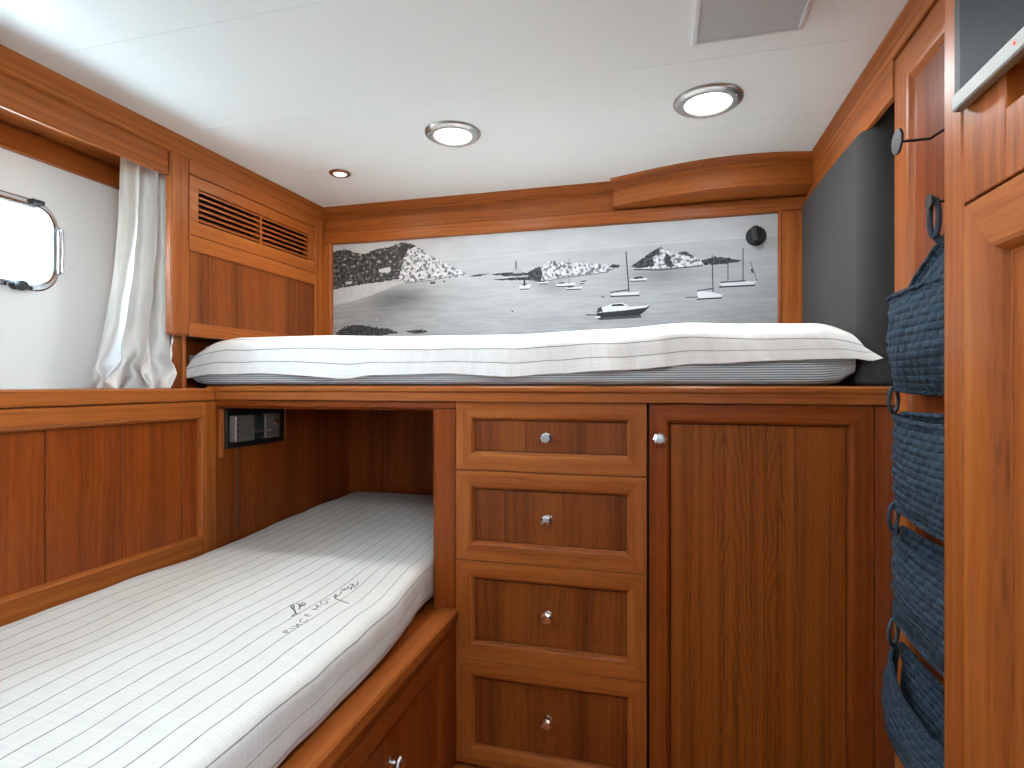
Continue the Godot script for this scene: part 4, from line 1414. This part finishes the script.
func build_organizer() -> void:
	var s: Shape
	var hz := -1.07
	# wall hooks
	for h in [[0.3756, 0.4016, 0.0208, "upper door hook with a large flat black disc, hanging free"], [0.4216, 0.298, 0.0122, "lower door hook carrying the blue organizer strap"]]:
		var t := thing("door_hook", h[3], "hook", V(h[0], h[1], hz), "black disc hooks on the open door")
		s = shape()
		lathe(s, V(h[0] + 0.002, h[1], hz), Vector3.LEFT, [Vector2(0.0, -0.0015), Vector2(h[2], -0.0015), Vector2(h[2], 0.001), Vector2(h[2] * 0.96, 0.002), Vector2(0.0, 0.002)], 28)
		part(t, "disc", s, M.graphite)
		s = shape()
		if h[0] < 0.40:
			tube(s, [V(h[0] + 0.002, h[1], hz), V(0.4245, h[1], hz), V(0.442, h[1] + 0.011, hz + 0.004), V(0.470, h[1] + 0.028, hz + 0.01)], 0.0022, 8)
		else:
			tube(s, [V(h[0] + 0.002, h[1], hz), V(0.470, h[1], hz)], 0.0022, 8)
		part(t, "rod", s, M.black)
	# organizer: four pockets joined by rings
	var t := thing("hanging_organizer", "slate blue crocheted organizer of four pockets hanging from a wall hook", "organizer", V(0.43, -0.69, -1.07))
	var za := -1.253
	var zb := -0.897
	# [rim height, bottom height, bulge, sag of the front rim, rise of the back rim, swing out]
	var pk := [[0.165, -0.008, 0.042, 0.004, 0.078, 0.0], [-0.057, -0.236, 0.018, 0.012, 0.004, 0.0], [-0.278, -0.452, 0.020, 0.020, 0.004, 0.0], [-0.504, -0.690, 0.036, 0.062, 0.002, 0.012]]
	var kn := noise(71, 4.0, 2)
	for i in 4:
		var q: Array = pk[i]
		var backf := func(u: float, v: float) -> Vector3:
			var z := lerpf(za, zb, u)
			var rise: float = q[4] * pow(1.0 - absf(u - 0.5) * 2.0, 1.0)
			var ytop: float = q[0] + rise
			return V(0.449 + 0.004 * kn.get_noise_2d(z * 2.0, v), lerpf(ytop, q[1], v), z)
		var frontf := func(u: float, v: float) -> Vector3:
			var z := lerpf(za, zb, u)
			var arch := pow(sin(PI * clampf(u, 0.0, 1.0)), 0.45)
			var belly := 0.35 + 0.65 * sin(PI * clampf(0.18 + 0.74 * v, 0, 1))
			var close := 1.0 - pow(v, 6.0)
			var x: float = 0.436 - q[2] * arch * belly * close - q[5] * sin(PI * v) * 0.6
			x += 0.005 * kn.get_noise_2d(z * 3.0, v * 1.5 + i)
			var y: float = lerpf(q[0] - q[3] * arch, q[1] - 0.012 * arch * (1.0 if i > 0 else 0.6), v)
			z -= q[5] * sin(PI * clampf(v * 1.1, 0, 1)) * 0.9 * (1.0 - u)
			return V(x, y, z)
		var uvf := func(u, v): return Vector2(u * 6.0, v * 3.3)
		s = shape()
		grid(s, 28, 16, backf, uvf, Vector3.LEFT)
		grid(s, 40, 20, frontf, uvf, Vector3.LEFT)
		# rims
		var rim := []
		for k in 25: rim.append(frontf.call(k / 24.0, 0.0))
		tube(s, rim, 0.0045, 8)
		rim = []
		for k in 25: rim.append(backf.call(k / 24.0, 0.0))
		tube(s, rim, 0.0045, 8)
		rim = []
		for k in 25: rim.append(frontf.call(k / 24.0, 1.0))
		tube(s, rim, 0.0045, 8)
		for u in [0.0, 1.0]:
			rim = []
			for k in 13: rim.append((frontf.call(u, k / 12.0) + backf.call(u, k / 12.0)) * 0.5)
			tube(s, rim, 0.005, 8)
		part(t, "pocket", s, M.knit)
	for r in [[-0.031, 0.0], [-0.257, 0.0], [-0.480, 0.0]]:
		for zz in [za + 0.004, zb - 0.004]:
			s = shape()
			var pts := []
			for k in 24:
				var a := TAU * k / 24.0
				pts.append(V(0.434 - 0.013 * cos(a), r[0] + 0.0245 * sin(a), zz + 0.015 * cos(a)))
			tube(s, pts, 0.0038, 8, true)
			part(t, "ring", s, M.yarn)
	s = shape()
	var lp := []
	for k in 20:
		var a := TAU * k / 20.0
		lp.append(V(0.430 + 0.004 * cos(a), 0.272 + 0.031 * sin(a), hz + 0.006 * cos(a)))
	tube(s, lp, 0.0045, 8, true)
	tube(s, [V(0.430, 0.246, hz), V(0.436, 0.238, hz - 0.003), V(0.446, 0.230, hz)], 0.006, 8)
	part(t, "strap", s, M.yarn)

func build_wardrobe() -> void:
	var s: Shape
	var X := 0.36
	var t := thing("wardrobe", "teak wardrobe with a framed door in the right foreground below the television", "wardrobe", V(0.46, -1.072, -0.45))
	s = shape()
	box(s, V(X, -1.07, -0.8695), V(X + 0.04, 0.728, -0.822), 0.003, 1)
	part(t, "corner_post", s, M.wood)
	s = shape()
	box(s, V(X + 0.027, -1.07, -0.837), V(0.475, 0.728, -0.02), 0.0, 1)
	part(t, "carcass", s, M.wood)
	s = shape()
	box(s, V(X + 0.001, 0.2225, -0.8205), V(X + 0.03, 0.728, -0.732), 0.0015, 1)
	box(s, V(X + 0.001, 0.2225, -0.7315), V(X + 0.03, 0.300, -0.022), 0.0015, 1)
	box(s, V(X + 0.001, 0.345, -0.7315), V(X + 0.03, 0.728, -0.022), 0.0015, 1)
	part(t, "upper_panel", s, M.wood)
	s = shape()
	frame(s, V(X + 0.020, -1.06, -0.8205), Vector3(0, 0, 1), Vector3.UP, Vector3.LEFT, 0.56, 1.2800, [Vector2(0, 0), Vector2(0, 0.017), Vector2(0.002, 0.019), Vector2(0.060, 0.0195), Vector2(0.0645, 0.018), Vector2(0.069, 0.012), Vector2(0.072, 0.006), Vector2(0.075, 0.005), Vector2(0.077, -0.001)])
	var d := part(t, "door", s, M.wood)
	s = shape()
	box(s, V(X + 0.016, -0.98, -0.746), V(X + 0.026, 0.146, -0.335), 0.0, 1)
	part(d, "panel", s, M.wood)
	s = shape()
	box(s, V(X + 0.001, -1.06, -0.259), V(X + 0.03, 0.2195, -0.022), 0.002, 1)
	part(t, "side_panel", s, M.wood)
	# television
	t = thing("television", "flat television with silver lower bezel mounted on the wardrobe", "television", V(0.356, 0.335, -0.60))
	s = shape()
	box(s, V(0.350, 0.347, -0.819), V(0.3597, 0.630, -0.36), 0.002, 1)
	part(t, "housing", s, M.black)
	s = shape()
	box(s, V(0.3485, 0.357, -0.801), V(0.351, 0.618, -0.376), 0.0006, 1)
	part(t, "screen", s, M.screen)
	s = shape()
	box(s, V(0.346, 0.335, -0.816), V(0.3597, 0.356, -0.36), 0.002, 1)
	part(t, "lower_bezel", s, M.bezel, "silver bezel strip")
	s = shape()
	lathe(s, V(0.3462, 0.3465, -0.686), Vector3.LEFT, [Vector2(0.0022, 0.0), Vector2(0.0018, 0.0008), Vector2(0.0, 0.001)], 12)
	part(t, "standby_light", s, M.pilot, "red standby light")
